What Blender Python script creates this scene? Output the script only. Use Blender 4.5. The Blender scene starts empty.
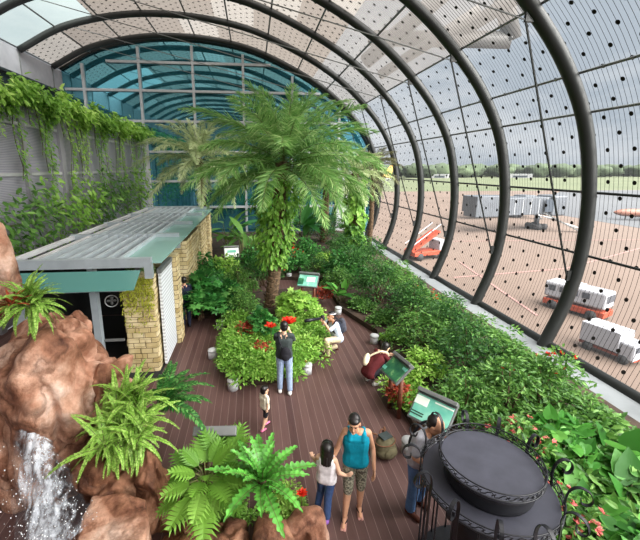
import bpy, bmesh, math, random
import numpy as np
from mathutils import Vector, Matrix, Euler, noise
PI = math.pi
rnd = random.Random(7)
rng = np.random.default_rng(11)
COL = bpy.context.scene.collection
sc = bpy.context.scene

# ------------------------------------------------------------------ camera
F_, CX, CY, HY, VX, H = 370., 290., 250., 168., 252., 4.8
TH = math.atan((CY-HY)/F_); PS = math.atan((CX-VX)/(F_/math.cos(TH)))
cF = Vector((math.sin(PS)*math.cos(TH), math.cos(PS)*math.cos(TH), -math.sin(TH)))
cR = Vector((math.cos(PS), -math.sin(PS), 0)); cU = cR.cross(cF)
CAMP = Vector((0, 0, H))
cam = bpy.data.cameras.new('camera'); camo = bpy.data.objects.new('camera', cam); COL.objects.link(camo)
m = Matrix((cR, cU, -cF)).transposed().to_4x4(); m.translation = CAMP; camo.matrix_world = m
cam.sensor_width = 36; cam.lens = F_/640*36
cam.shift_x = (320-CX)/640; cam.shift_y = -(270-CY)/640
cam.clip_start = .05; cam.clip_end = 3000
sc.camera = camo
def ray(px, py): return cF + cR*((px-CX)/F_) - cU*((py-CY)/F_)
def gz(px, py, z=0.):
    d = ray(px, py); return CAMP + d*((z-H)/d.z)
def gy(px, py, Y):
    d = ray(px, py); return CAMP + d*(Y/d.y)

# ------------------------------------------------------------------ materials
def lin(c): return tuple((x/12.92 if x <= .04045 else ((x+.055)/1.055)**2.4) for x in [v/255. for v in c])
def newmat(name):
    mt = bpy.data.materials.new(name); mt.use_nodes = True
    nt = mt.node_tree; nt.nodes.clear()
    return mt, nt
def N(nt, t, **kw):
    n = nt.nodes.new(t)
    for k, v in kw.items():
        if k in n.inputs.keys() if isinstance(k, str) else False: n.inputs[k].default_value = v
        else: setattr(n, k, v)
    return n
def L(nt, a, b): nt.links.new(a, b)
def out(nt, sh):
    o = nt.nodes.new('ShaderNodeOutputMaterial'); L(nt, sh, o.inputs['Surface']); return o
def ramp(nt, fac, stops):
    r = nt.nodes.new('ShaderNodeValToRGB')
    while len(r.color_ramp.elements) < len(stops): r.color_ramp.elements.new(.5)
    for e, (p, c) in zip(r.color_ramp.elements, stops):
        e.position = p; e.color = (*lin(c), 1) if max(c) > 1.001 else (*c, 1)
    L(nt, fac, r.inputs['Fac']); return r.outputs['Color']
def bsdf(nt, rough=.5, metal=0., col=None, spec=.5):
    b = nt.nodes.new('ShaderNodeBsdfPrincipled')
    b.inputs['Roughness'].default_value = rough; b.inputs['Metallic'].default_value = metal
    b.inputs['Specular IOR Level'].default_value = spec
    if col is not None: b.inputs['Base Color'].default_value = (*lin(col), 1)
    return b
def nz(nt, scale, detail=4, vec=None, rough=.55):
    n = nt.nodes.new('ShaderNodeTexNoise'); n.inputs['Scale'].default_value = scale
    n.inputs['Detail'].default_value = detail; n.inputs['Roughness'].default_value = rough
    if vec is not None: L(nt, vec, n.inputs['Vector'])
    return n.outputs['Fac']
def objco(nt): return nt.nodes.new('ShaderNodeTexCoord').outputs['Object']
def bump(nt, h, b, strength=.3, dist=.02):
    bp = nt.nodes.new('ShaderNodeBump'); bp.inputs['Strength'].default_value = strength
    bp.inputs['Distance'].default_value = dist; L(nt, h, bp.inputs['Height']); L(nt, bp.outputs['Normal'], b.inputs['Normal'])
def plain(name, col, rough=.5, metal=0., var=.12, scale=8., spec=.5):
    mt, nt = newmat(name); b = bsdf(nt, rough, metal, spec=spec)
    c2 = tuple(max(0, x*(1-var)) for x in col); c3 = tuple(min(255, x*(1+var*.7)) for x in col)
    L(nt, ramp(nt, nz(nt, scale, 3, objco(nt)), [(.3, c2), (.7, c3)]), b.inputs['Base Color'])
    out(nt, b.outputs[0]); return mt
def leafmat(name, c1, c2, c3=None, trans=.35, rough=.45):
    """per-leaf colour variation + translucency"""
    mt, nt = newmat(name); b = bsdf(nt, rough, spec=.35)
    g = nt.nodes.new('ShaderNodeNewGeometry')
    st = [(0, c1), (.6, c2)] + ([(1, c3)] if c3 else [(1, c2)])
    col = ramp(nt, g.outputs['Random Per Island'], st)
    L(nt, col, b.inputs['Base Color'])
    t = nt.nodes.new('ShaderNodeBsdfTranslucent'); L(nt, col, t.inputs['Color'])
    mx = nt.nodes.new('ShaderNodeMixShader'); mx.inputs['Fac'].default_value = trans
    L(nt, b.outputs[0], mx.inputs[1]); L(nt, t.outputs[0], mx.inputs[2]); out(nt, mx.outputs[0])
    return mt
M = {}
M['leaf_bright'] = leafmat('leaf_bright', (90,138,48), (126,176,68), (164,206,102))
M['leaf_lime'] = leafmat('leaf_lime', (118,164,62), (154,200,86), (190,222,122))
M['leaf_mid'] = leafmat('leaf_mid', (56,96,42), (88,134,58), (128,172,86))
M['leaf_dark'] = leafmat('leaf_dark', (30,68,30), (56,104,44), (92,140,66))
M['leaf_blue'] = leafmat('leaf_blue', (38,88,40), (62,130,56), (112,176,92))
M['leaf_broad'] = leafmat('leaf_broad', (50,104,40), (80,148,58), (120,186,86))
M['leaf_palm'] = leafmat('leaf_palm', (96,146,74), (140,184,104), (192,216,150))
M['leaf_palm_grey'] = leafmat('leaf_palm_grey', (146,166,116), (184,198,148), (214,222,180))
M['leaf_palm_dry'] = leafmat('leaf_palm_dry', (88,84,62), (116,116,84), (140,142,106))
M['flower_red'] = leafmat('flower_red', (190,28,18), (226,48,30), (240,84,50), .2)
M['flower_pink'] = leafmat('flower_pink', (190,80,80), (216,112,110), (230,150,140), .2)
M['leaf_red'] = leafmat('leaf_red', (120,44,36), (158,64,44), (190,90,60), .2)
M['leaf_purple'] = leafmat('leaf_purple', (64,40,50), (98,56,68), (140,80,90), .2)
M['bark'] = plain('bark', (98,78,58), .9, var=.35, scale=14)
M['stem'] = plain('stem', (92,96,52), .8, var=.25, scale=12)
M['dark_metal'] = plain('dark_metal', (34,36,35), .45, .3, .08, 3)
M['mullion'] = plain('mullion', (168,172,176), .5, .1, .06, 3)
M['mid_metal'] = plain('mid_metal', (112,114,114), .5, .3, .08, 3)
M['black_iron'] = plain('black_iron', (34,35,40), .42, .3, .15, 9)
M['black_disc'] = plain('black_disc', (66,67,78), .5, .1, .1, 5)
M['grey_wall'] = plain('grey_wall', (146,146,152), .6, 0, .06, 1.5)
M['pale_grey'] = plain('pale_grey', (186,188,190), .6, 0, .08, 1.5)
M['ledge'] = plain('ledge', (116,120,122), .6, 0, .1, 1.2)
M['steel_blue'] = plain('steel_blue', (156,166,172), .45, .2, .06, 3)
M['white_paint'] = plain('white_paint', (226,228,228), .5, 0, .06, 3)
M['soil'] = plain('soil', (58,44,34), .95, 0, .3, 4)
M['wood_post'] = plain('wood_post', (110,60,40), .6, 0, .2, 6)
M['white_plastic'] = plain('white_plastic', (214,218,222), .4, 0, .05, 8)
M['rubber'] = plain('rubber', (40,40,42), .7, 0, .1, 8)

def deck_material():
    mt, nt = newmat('deck_planks'); b = bsdf(nt, .5, spec=.35)
    co = objco(nt); sx = nt.nodes.new('ShaderNodeSeparateXYZ'); L(nt, co, sx.inputs[0])
    def mth(op, a, bb=None):
        n = nt.nodes.new('ShaderNodeMath'); n.operation = op
        for i, v in enumerate((a, bb)):
            if v is None: continue
            if isinstance(v, (int, float)): n.inputs[i].default_value = v
            else: L(nt, v, n.inputs[i])
        return n.outputs[0]
    W = .145
    u = mth('DIVIDE', sx.outputs['X'], W); fl = mth('FLOOR', u); fr = mth('SUBTRACT', u, fl)
    gap = mth('LESS_THAN', mth('ABSOLUTE', mth('SUBTRACT', fr, .5)), .47)
    wn = nt.nodes.new('ShaderNodeTexWhiteNoise'); wn.noise_dimensions = '1D'; L(nt, fl, wn.inputs['W'])
    mp = nt.nodes.new('ShaderNodeMapping'); mp.inputs['Scale'].default_value = (18, 1.2, 1); L(nt, co, mp.inputs[0])
    grain = nz(nt, 1.6, 5, mp.outputs[0])
    mixf = mth('ADD', mth('MULTIPLY', wn.outputs['Value'], .5), mth('MULTIPLY', grain, .5))
    col = ramp(nt, mixf, [(.15, (76,54,52)), (.5, (91,67,64)), (.85, (107,82,78))])
    big = nz(nt, .35, 3, co)
    mx = nt.nodes.new('ShaderNodeMix'); mx.data_type = 'RGBA'; mx.blend_type = 'MULTIPLY'; mx.inputs['Factor'].default_value = .5
    L(nt, col, mx.inputs['A']); L(nt, ramp(nt, big, [(.35, (.7,.68,.68)), (.65, (1.,.98,.96))]), mx.inputs['B'])
    m2 = nt.nodes.new('ShaderNodeMix'); m2.data_type = 'RGBA'
    m2.inputs['A'].default_value = (*lin((122,102,97)), 1); L(nt, gap, m2.inputs['Factor']); L(nt, mx.outputs['Result'], m2.inputs['B'])
    L(nt, m2.outputs['Result'], b.inputs['Base Color']); out(nt, b.outputs[0]); return mt
M['deck'] = deck_material()

def rock_material(name, c):
    mt, nt = newmat(name); b = bsdf(nt, .62, spec=.4); co = objco(nt)
    base = ramp(nt, nz(nt, 1.3, 6, co, .6), [(.36, c[0]), (.46, c[1]), (.55, c[2]), (.66, c[3])])
    fine = ramp(nt, nz(nt, 16, 6, co, .7), [(.35, (.72,.68,.64)), (.6, (1,1,1))])
    mx = nt.nodes.new('ShaderNodeMix'); mx.data_type = 'RGBA'; mx.blend_type = 'MULTIPLY'; mx.inputs['Factor'].default_value = .8
    L(nt, base, mx.inputs['A']); L(nt, fine, mx.inputs['B'])
    vo = nt.nodes.new('ShaderNodeTexVoronoi'); vo.feature = 'DISTANCE_TO_EDGE'; vo.inputs['Scale'].default_value = .8
    wv = nt.nodes.new('ShaderNodeMix'); wv.data_type = 'VECTOR'; wv.inputs['Factor'].default_value = .5
    nn = nt.nodes.new('ShaderNodeTexNoise'); nn.inputs['Scale'].default_value = 2.6; nn.inputs['Detail'].default_value = 5; L(nt, co, nn.inputs['Vector'])
    L(nt, co, wv.inputs['A']); L(nt, nn.outputs['Color'], wv.inputs['B']); L(nt, wv.outputs['Result'], vo.inputs['Vector'])
    m3 = nt.nodes.new('ShaderNodeMix'); m3.data_type = 'RGBA'; m3.blend_type = 'MULTIPLY'; m3.inputs['Factor'].default_value = .6
    L(nt, mx.outputs['Result'], m3.inputs['A']); L(nt, ramp(nt, vo.outputs['Distance'], [(.0, (.25,.18,.14)), (.03, (1,1,1))]), m3.inputs['B'])
    st = nt.nodes.new('ShaderNodeMapping'); st.inputs['Scale'].default_value = (2.2, 2.2, .5); L(nt, co, st.inputs[0])
    m4 = nt.nodes.new('ShaderNodeMix'); m4.data_type = 'RGBA'; m4.blend_type = 'MULTIPLY'; m4.inputs['Factor'].default_value = .9
    L(nt, m3.outputs['Result'], m4.inputs['A']); L(nt, ramp(nt, nz(nt, 1.5, 6, st.outputs[0], .65), [(.40, (.46,.34,.27)), (.52, (1,.97,.95))]), m4.inputs['B'])
    mx = m4
    ad = nt.nodes.new('ShaderNodeMath'); ad.operation = 'ADD'; L(nt, nz(nt, 6, 9, co, .7), ad.inputs[0])
    cr = nt.nodes.new('ShaderNodeMath'); cr.operation = 'MINIMUM'; cr.inputs[1].default_value = .05; L(nt, vo.outputs['Distance'], cr.inputs[0])
    c5 = nt.nodes.new('ShaderNodeMath'); c5.operation = 'MULTIPLY'; c5.inputs[1].default_value = 5.; L(nt, cr.outputs[0], c5.inputs[0]); L(nt, c5.outputs[0], ad.inputs[1])
    L(nt, mx.outputs['Result'], b.inputs['Base Color']); bump(nt, ad.outputs[0], b, .8, .07); out(nt, b.outputs[0]); return mt
M['rock_pink'] = rock_material('rock_pink', [(112,72,52),(164,118,94),(200,160,138),(228,204,190)])
M['rock_brown'] = rock_material('rock_brown', [(92,58,40),(128,88,64),(156,112,86),(188,150,124)])

def stone_wall_material():
    mt, nt = newmat('stone_blocks'); b = bsdf(nt, .85); co = objco(nt)
    mp = nt.nodes.new('ShaderNodeMapping'); mp.inputs['Rotation'].default_value = (PI/2, 0, 0)
    # height runs along Z: combine horizontal run (x+y) and z
    sx = nt.nodes.new('ShaderNodeSeparateXYZ'); L(nt, co, sx.inputs[0])
    ad = nt.nodes.new('ShaderNodeMath'); ad.operation = 'ADD'; L(nt, sx.outputs['X'], ad.inputs[0]); L(nt, sx.outputs['Y'], ad.inputs[1])
    cb = nt.nodes.new('ShaderNodeCombineXYZ'); L(nt, ad.outputs[0], cb.inputs[0]); L(nt, sx.outputs['Z'], cb.inputs[1])
    br = nt.nodes.new('ShaderNodeTexBrick'); br.inputs['Scale'].default_value = 1.
    br.inputs['Brick Width'].default_value = .27; br.inputs['Row Height'].default_value = .13; br.inputs['Mortar Size'].default_value = .009
    br.inputs['Color1'].default_value = (*lin((188,168,120)), 1); br.inputs['Color2'].default_value = (*lin((220,206,170)), 1)
    br.inputs['Mortar'].default_value = (*lin((112,94,62)), 1); L(nt, cb.outputs[0], br.inputs['Vector'])
    mx = nt.nodes.new('ShaderNodeMix'); mx.data_type = 'RGBA'; mx.blend_type = 'MULTIPLY'; mx.inputs['Factor'].default_value = .7
    L(nt, br.outputs['Color'], mx.inputs['A'])
    L(nt, ramp(nt, nz(nt, 5, 5, co), [(.35, (.7,.66,.5)), (.6, (1,1,.97))]), mx.inputs['B'])
    L(nt, mx.outputs['Result'], b.inputs['Base Color']); bump(nt, br.outputs['Fac'], b, .6, -.02); out(nt, b.outputs[0]); return mt
M['stone'] = stone_wall_material()

def glazing(name, tint, body, opac, dot_r=.055, du=.62, dv=.56, lines=.0, line_w=.016):
    """wire-mesh glazing in a vault: u = metres along the arch, v = metres along the hall"""
    mt, nt = newmat(name)
    uv = nt.nodes.new('ShaderNodeUVMap'); uv.uv_map = 'UVMap'
    sx = nt.nodes.new('ShaderNodeSeparateXYZ'); L(nt, uv.outputs[0], sx.inputs[0]); U, V = sx.outputs['X'], sx.outputs['Y']
    def mth(op, a, bb=None):
        n = nt.nodes.new('ShaderNodeMath'); n.operation = op
        for i, v in enumerate((a, bb)):
            if v is None: continue
            if isinstance(v, (int, float)): n.inputs[i].default_value = v
            else: L(nt, v, n.inputs[i])
        return n.outputs[0]
    def cell(u, v, iu, iv):
        a = mth('SUBTRACT', mth('FRACT', mth('ADD', mth('DIVIDE', u, iu), 100)), .5); c = mth('SUBTRACT', mth('FRACT', mth('ADD', mth('DIVIDE', v, iv), 100)), .5)
        a = mth('MULTIPLY', a, iu); c = mth('MULTIPLY', c, iv)
        return mth('SQRT', mth('ADD', mth('MULTIPLY', a, a), mth('MULTIPLY', c, c)))
    d = mth('MINIMUM', cell(U, V, du, dv), cell(mth('ADD', U, du*.5), mth('ADD', V, dv*.5), du, dv))
    mask = mth('LESS_THAN', d, dot_r)
    if lines:
        fr = mth('ABSOLUTE', mth('SUBTRACT', mth('FRACT', mth('ADD', mth('DIVIDE', V, lines), 50)), .5))
        mask = mth('MAXIMUM', mask, mth('LESS_THAN', fr, line_w/lines/2))
    tr = nt.nodes.new('ShaderNodeBsdfTransparent'); tr.inputs['Color'].default_value = (*tint, 1)
    tl = nt.nodes.new('ShaderNodeBsdfTranslucent'); tl.inputs['Color'].default_value = (*lin(body), 1)
    df = nt.nodes.new('ShaderNodeBsdfDiffuse'); df.inputs['Color'].default_value = (*lin(body), 1)
    c0 = nt.nodes.new('ShaderNodeMixShader'); c0.inputs['Fac'].default_value = .35
    L(nt, tl.outputs[0], c0.inputs[1]); L(nt, df.outputs[0], c0.inputs[2])
    c1 = nt.nodes.new('ShaderNodeMixShader'); L(nt, tr.outputs[0], c1.inputs[1]); L(nt, c0.outputs[0], c1.inputs[2])
    ns = nz(nt, .35, 2, uv.outputs[0])
    L(nt, mth('ADD', opac-.08, mth('MULTIPLY', ns, .16)), c1.inputs['Fac'])
    dk = nt.nodes.new('ShaderNodeBsdfDiffuse'); dk.inputs['Color'].default_value = (*lin((46,44,42)), 1)
    c2 = nt.nodes.new('ShaderNodeMixShader'); L(nt, mask, c2.inputs['Fac']); L(nt, c1.outputs[0], c2.inputs[1]); L(nt, dk.outputs[0], c2.inputs[2])
    out(nt, c2.outputs[0]); return mt
M['glaze_clear'] = glazing('glaze_clear', (.95,.96,.97), (130,134,138), .10, lines=.125, line_w=.011, du=.82, dv=.7, dot_r=.055)
M['glaze_frit'] = glazing('glaze_frit', (.9,.9,.9), (112,109,107), .6, lines=.12, line_w=.02, dot_r=.055, du=.78, dv=.66)
M['glaze_shade'] = glazing('glaze_shade', (.85,.82,.8), (104,97,91), .85, lines=.1, line_w=.014, dot_r=.06, du=.62, dv=.56)
M['glaze_shade_pale'] = glazing('glaze_shade_pale', (.9,.89,.88), (124,119,114), .82, lines=.1, line_w=.012, dot_r=.06, du=.62, dv=.56)
M['glaze_plain'] = glazing('glaze_plain', (.93,.97,.96), (150,164,160), .35, dot_r=.001)

def teal_glass():
    mt, nt = newmat('teal_mirror_glass')
    g = nt.nodes.new('ShaderNodeBsdfGlossy'); g.inputs['Roughness'].default_value = .025; g.inputs['Color'].default_value = (*lin((140,210,226)), 1)
    d = nt.nodes.new('ShaderNodeBsdfDiffuse'); d.inputs['Color'].default_value = (*lin((42,104,118)), 1)
    mx = nt.nodes.new('ShaderNodeMixShader'); mx.inputs['Fac'].default_value = .64
    L(nt, d.outputs[0], mx.inputs[1]); L(nt, g.outputs[0], mx.inputs[2]); out(nt, mx.outputs[0]); return mt
M['teal_glass'] = teal_glass()
def canopy_glass():
    mt, nt = newmat('canopy_glass'); b = bsdf(nt, .08, col=(92,146,140), spec=.6)
    t = nt.nodes.new('ShaderNodeBsdfTransparent'); t.inputs['Color'].default_value = (*lin((150,205,198)), 1)
    mx = nt.nodes.new('ShaderNodeMixShader'); mx.inputs['Fac'].default_value = .62
    L(nt, t.outputs[0], mx.inputs[1]); L(nt, b.outputs[0], mx.inputs[2]); out(nt, mx.outputs[0]); return mt
M['canopy_glass'] = canopy_glass()
M['eave_glass'] = canopy_glass(); M['eave_glass'].node_tree.nodes['Principled BSDF'].inputs['Base Color'].default_value = (*lin((172,212,206)), 1)
def water_mat():
    mt, nt = newmat('white_water'); co = objco(nt)
    mp = nt.nodes.new('ShaderNodeMapping'); mp.inputs['Scale'].default_value = (1.8, 1.8, .5); L(nt, co, mp.inputs[0])
    f = nz(nt, 6, 8, mp.outputs[0], .75)
    b = bsdf(nt, .15, col=(222,230,240), spec=.6)
    g = nt.nodes.new('ShaderNodeBsdfTransparent'); g.inputs['Color'].default_value = (.9,.93,.95,1)
    uv = nt.nodes.new('ShaderNodeUVMap'); uv.uv_map = 'UVMap'; sx = nt.nodes.new('ShaderNodeSeparateXYZ'); L(nt, uv.outputs[0], sx.inputs[0])
    ed = ramp(nt, sx.outputs['X'], [(0, (0,0,0)), (.3, (.22,.22,.22)), (.65, (.22,.22,.22)), (1, (0,0,0))])
    ad = nt.nodes.new('ShaderNodeMath'); ad.operation = 'ADD'; L(nt, f, ad.inputs[0]); L(nt, ed, ad.inputs[1])
    mx = nt.nodes.new('ShaderNodeMixShader'); L(nt, ramp(nt, ad.outputs[0], [(.6, (0.02,.02,.02)), (.84, (.75,.75,.75))]), mx.inputs['Fac'])
    L(nt, g.outputs[0], mx.inputs[1]); L(nt, b.outputs[0], mx.inputs[2]); out(nt, mx.outputs[0]); return mt
M['water'] = water_mat()
def mix2(name, c1, c2, scale, thr=.5, rough=.8, soft=.04, detail=3, c3=None):
    mt, nt = newmat(name); b = bsdf(nt, rough); co = objco(nt)
    st = [(thr-soft, c1), (thr+soft, c2)] + ([(min(.99, thr+.12), c3)] if c3 else [])
    L(nt, ramp(nt, nz(nt, scale, detail, co), st), b.inputs['Base Color']); out(nt, b.outputs[0]); return mt
M['camo'] = mix2('camo_cloth', (104,104,88), (172,170,150), 16, .48, .9, .03, 2, (82,78,68))
M['louvre'] = None
def louvre_mat(name, c1, c2, period, axis):
    mt, nt = newmat(name); b = bsdf(nt, .6); co = objco(nt); w = nt.nodes.new('ShaderNodeTexWave')
    w.bands_direction = axis; w.inputs['Scale'].default_value = 2*PI/20/period*1.0; w.inputs['Distortion'].default_value = 0
    L(nt, co, w.inputs['Vector']); L(nt, ramp(nt, w.outputs['Fac'], [(.2, c1), (.5, c2)]), b.inputs['Base Color'])
    bump(nt, w.outputs['Fac'], b, .5, .02); out(nt, b.outputs[0]); return mt
M['louvre'] = louvre_mat('wall_louvre', (134,134,146), (164,164,174), .05, 'Z')
M['screen'] = louvre_mat('pale_screen', (176,180,186), (216,220,224), .09, 'Z')
M['apron'] = mix2('apron_concrete', (84,69,59), (97,81,71), .05, .5, .9, .2, 5)
M['taxiway'] = mix2('taxiway', (68,70,74), (79,81,84), .03, .5, .9, .2, 4)
M['asphalt'] = mix2('asphalt', (40,39,38), (50,49,48), .2, .5, .9, .2, 4)
M['grass_far'] = mix2('airfield_grass', (68,77,48), (82,88,60), .02, .5, .95, .2, 4)
def skin(name, c): return plain(name, c, .55, 0, .06, 12, .3)
M['skin'] = skin('skin', (206,156,126)); M['skin_pale'] = skin('skin_pale', (222,180,152))
M['hair'] = plain('hair', (26,22,22), .35, 0, .25, 30)
M['eye'] = plain('eye', (24,18,16), .2); M['lip'] = plain('lip', (168,84,76), .5)
def cloth(name, c, var=.1): M[name] = plain(name, c, .85, 0, var, 14, .2)
for n_, c_ in dict(teal_cloth=(10,140,166), white_cloth=(232,228,232), denim=(62,84,128), pale_denim=(150,168,198), grey_cloth=(178,180,190),
                   dark_tee=(62,70,70), cream_cloth=(236,228,206), black_cloth=(38,38,44), khaki=(206,190,158), pale_blue=(196,210,228),
                   maroon=(92,36,40), cream_bag=(232,218,188), purple_foam=(158,110,200), pink_foam=(220,120,160), white_shoe=(228,228,226),
                   brown_leather=(78,44,34), olive_bag=(98,92,70), strap_brown=(120,84,64), tan_leather=(206,150,96), flip=(200,150,140),
                   pack_grey=(74,76,86), mid_denim=(88,120,164), navy=(36,40,60)).items(): cloth(n_, c_)

# ------------------------------------------------------------------ mesh helpers
class MB:
    def __init__(s): s.v = []; s.f = []; s.mi = []; s.n = 0
    def add(s, v, f, mi=0):
        v = np.asarray(v, float).reshape(-1, 3); s.v.append(v)
        for q in f: s.f.append([i+s.n for i in q])
        s.mi += [mi]*len(f); s.n += len(v); return s
    def box(s, c, d, rz=0., mi=0, M4=None):
        v = np.array([(x, y, z) for x in (-.5, .5) for y in (-.5, .5) for z in (-.5, .5)])*np.array(d)
        if M4 is not None: R = np.array(M4.to_3x3()); v = v@R.T
        elif rz: c_, s_ = math.cos(rz), math.sin(rz); v = v@np.array([[c_, s_, 0], [-s_, c_, 0], [0, 0, 1]])
        return s.add(v+np.array(c), [(0,1,3,2),(4,6,7,5),(0,4,5,1),(2,3,7,6),(0,2,6,4),(1,5,7,3)], mi)
    def tube(s, pts, r, n=8, mi=0, cap=True, closed=False, rb=None):
        P = [Vector(p) for p in pts]; k = len(P); r = [r]*k if isinstance(r, (int, float)) else r
        V = []; Fc = []; ref = None
        for i, p in enumerate(P):
            t = (P[(i+1) % k]-P[i-1]) if closed else (P[min(i+1, k-1)]-P[max(i-1, 0)])
            if t.length < 1e-9: t = Vector((0, 0, 1))
            t.normalize()
            if ref is None: ref = t.orthogonal().normalized() if rb is None else Vector(rb)
            a = (ref-t*ref.dot(t))
            a = a.normalized() if a.length > 1e-6 else t.orthogonal().normalized()
            ref = a; b = t.cross(a)
            for j in range(n):
                th = 2*PI*j/n; V.append(p+(a*math.cos(th)+b*math.sin(th))*r[i])
        for i in range(k if closed else k-1):
            for j in range(n):
                Fc.append((i*n+j, i*n+(j+1) % n, ((i+1) % k)*n+(j+1) % n, ((i+1) % k)*n+j))
        if cap and not closed: Fc.append(tuple(range(n-1, -1, -1))); Fc.append(tuple((k-1)*n+j for j in range(n)))
        return s.add([tuple(v) for v in V], Fc, mi)
    def lathe(s, prof, n=24, c=(0, 0, 0), mi=0):
        V = []; Fc = []; k = len(prof)
        for r, z in prof:
            for j in range(n): V.append((c[0]+r*math.cos(2*PI*j/n), c[1]+r*math.sin(2*PI*j/n), c[2]+z))
        for i in range(k-1):
            for j in range(n): Fc.append((i*n+j, i*n+(j+1) % n, (i+1)*n+(j+1) % n, (i+1)*n+j))
        Fc.append(tuple(range(n-1, -1, -1))); Fc.append(tuple((k-1)*n+j for j in range(n)))
        return s.add(V, Fc, mi)
    def ell(s, c, r, Rm=None, n=12, k=8, mi=0):
        V = []; Fc = []
        for i in range(k+1):
            ph = PI*i/k
            for j in range(n):
                th = 2*PI*j/n; V.append((math.sin(ph)*math.cos(th)*r[0], math.sin(ph)*math.sin(th)*r[1], math.cos(ph)*r[2]))
        V = np.array(V)
        if Rm is not None: V = V@np.array(Rm).T
        for i in range(k):
            for j in range(n): Fc.append((i*n+j, (i+1)*n+j, (i+1)*n+(j+1) % n, i*n+(j+1) % n))
        return s.add(V+np.array(c), Fc, mi)
    def cap(s, a, b, ra, rb=None, n=12, mi=0):
        """tapered capsule"""
        rb = ra if rb is None else rb; a = Vector(a); b = Vector(b); d = (b-a); Ln = max(d.length, 1e-5); d = d/Ln
        pts = []; rs = []
        for i in range(1, 5):
            t = PI/2*(i/4); pts.append(a-d*ra*math.cos(t)); rs.append(ra*math.sin(t))
        for i in range(0, 4):
            t = PI/2*(i/4); pts.append(b+d*rb*math.sin(t)); rs.append(rb*math.cos(t))
        return s.tube(pts, rs, n, mi)
    def prism(s, poly, z0, z1, mi=0):
        k = len(poly); V = [(x, y, z0) for x, y in poly]+[(x, y, z1) for x, y in poly]
        Fc = [tuple(range(k-1, -1, -1)), tuple(range(k, 2*k))]+[(i, (i+1) % k, k+(i+1) % k, k+i) for i in range(k)]
        return s.add(V, Fc, mi)
    def leaves(s, tmpl, P, D, Up, size, wid=None, mi=0):
        tv, tf = tmpl; P = np.asarray(P, float); D = np.asarray(D, float); Up = np.asarray(Up, float)
        n = len(P)
        if n == 0: return s
        size = np.broadcast_to(np.asarray(size, float), (n,)); wid = size if wid is None else np.broadcast_to(np.asarray(wid, float), (n,))
        D = D/np.maximum(np.linalg.norm(D, axis=1, keepdims=True), 1e-9)
        S = np.cross(Up, D); ln = np.linalg.norm(S, axis=1, keepdims=True)
        S = np.where(ln > 1e-4, S/np.maximum(ln, 1e-9), np.array([1., 0, 0])); Nn = np.cross(D, S)
        tv = np.asarray(tv, float)
        V = P[:, None, :] + tv[None, :, 0:1]*D[:, None, :]*size[:, None, None] + tv[None, :, 1:2]*S[:, None, :]*wid[:, None, None] + tv[None, :, 2:3]*Nn[:, None, :]*size[:, None, None]
        k = len(tv); base = s.n
        s.v.append(V.reshape(-1, 3)); s.n += n*k
        for i in range(n):
            o = base+i*k
            for q in tf: s.f.append([j+o for j in q])
        s.mi += [mi]*(n*len(tf)); return s
    def mesh(s, name, mats, smooth=False):
        me = bpy.data.meshes.new(name)
        V = np.concatenate(s.v) if s.v else np.zeros((0, 3))
        me.vertices.add(len(V)); me.vertices.foreach_set('co', V.ravel())
        lt = np.array([len(q) for q in s.f], np.int32); ls = np.concatenate([[0], np.cumsum(lt)[:-1]]).astype(np.int32)
        idx = np.fromiter((i for q in s.f for i in q), np.int32)
        me.loops.add(len(idx)); me.loops.foreach_set('vertex_index', idx)
        me.polygons.add(len(lt)); me.polygons.foreach_set('loop_start', ls); me.polygons.foreach_set('loop_total', lt)
        for mm in (mats if isinstance(mats, (list, tuple)) else [mats]): me.materials.append(mm)
        me.polygons.foreach_set('material_index', np.array(s.mi, np.int32))
        me.polygons.foreach_set('use_smooth', np.full(len(lt), bool(smooth)))
        me.update(calc_edges=True); me.validate(); return me
    def build(s, name, mats, parent=None, smooth=False):
        return link(name, s.mesh(name, mats, smooth), parent)
def link(name, me, parent=None):
    o = bpy.data.objects.new(name, me); COL.objects.link(o)
    if parent is not None: o.parent = parent
    return o
def tag(o, label=None, cat=None, group=None, kind=None):
    if label: o['label'] = label
    if cat: o['category'] = cat
    if group: o['group'] = group
    if kind: o['kind'] = kind
    return o
def thing(name, label, cat, loc=(0, 0, 0), rz=0., group=None, kind=None):
    o = bpy.data.objects.new(name, None); COL.objects.link(o); o.empty_display_size = .1
    o.location = loc; o.rotation_euler = (0, 0, rz); return tag(o, label, cat, group, kind)
def dup(root, loc, rz=0., sc_=1., label=None, group=None):
    r = root.copy(); COL.objects.link(r); r.location = loc; r.rotation_euler = (0, 0, rz)
    r.scale = (sc_,)*3 if isinstance(sc_, (int, float)) else sc_
    if label: r['label'] = label
    if group: r['group'] = group
    for ch in list(root.children):
        c = ch.copy(); COL.objects.link(c); c.parent = r
        for g in list(ch.children):
            d = g.copy(); COL.objects.link(d); d.parent = c
    return r
def structure(o, parent=None): o['kind'] = 'structure'; return o
def evalmesh(o, name):
    dg = bpy.context.evaluated_depsgraph_get(); dg.update()
    me = bpy.data.meshes.new_from_object(o.evaluated_get(dg)); me.name = name; return me
def fuse(mb, name, mats, parent=None, vox=.008, smooth=3):
    """union of the overlapping volumes of mb as one continuous skin"""
    o = mb.build(name, mats)
    r = o.modifiers.new('r', 'REMESH'); r.mode = 'VOXEL'; r.voxel_size = vox; r.use_smooth_shade = True
    if smooth: sm = o.modifiers.new('s', 'SMOOTH'); sm.factor = .5; sm.iterations = smooth
    me = evalmesh(o, name); old = o.data; o.modifiers.clear(); o.data = me
    me.materials.clear()
    for mm in (mats if isinstance(mats, (list, tuple)) else [mats]): me.materials.append(mm)
    me.polygons.foreach_set('use_smooth', np.ones(len(me.polygons), bool))
    bpy.data.meshes.remove(old)
    if parent is not None: o.parent = parent
    return o
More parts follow.
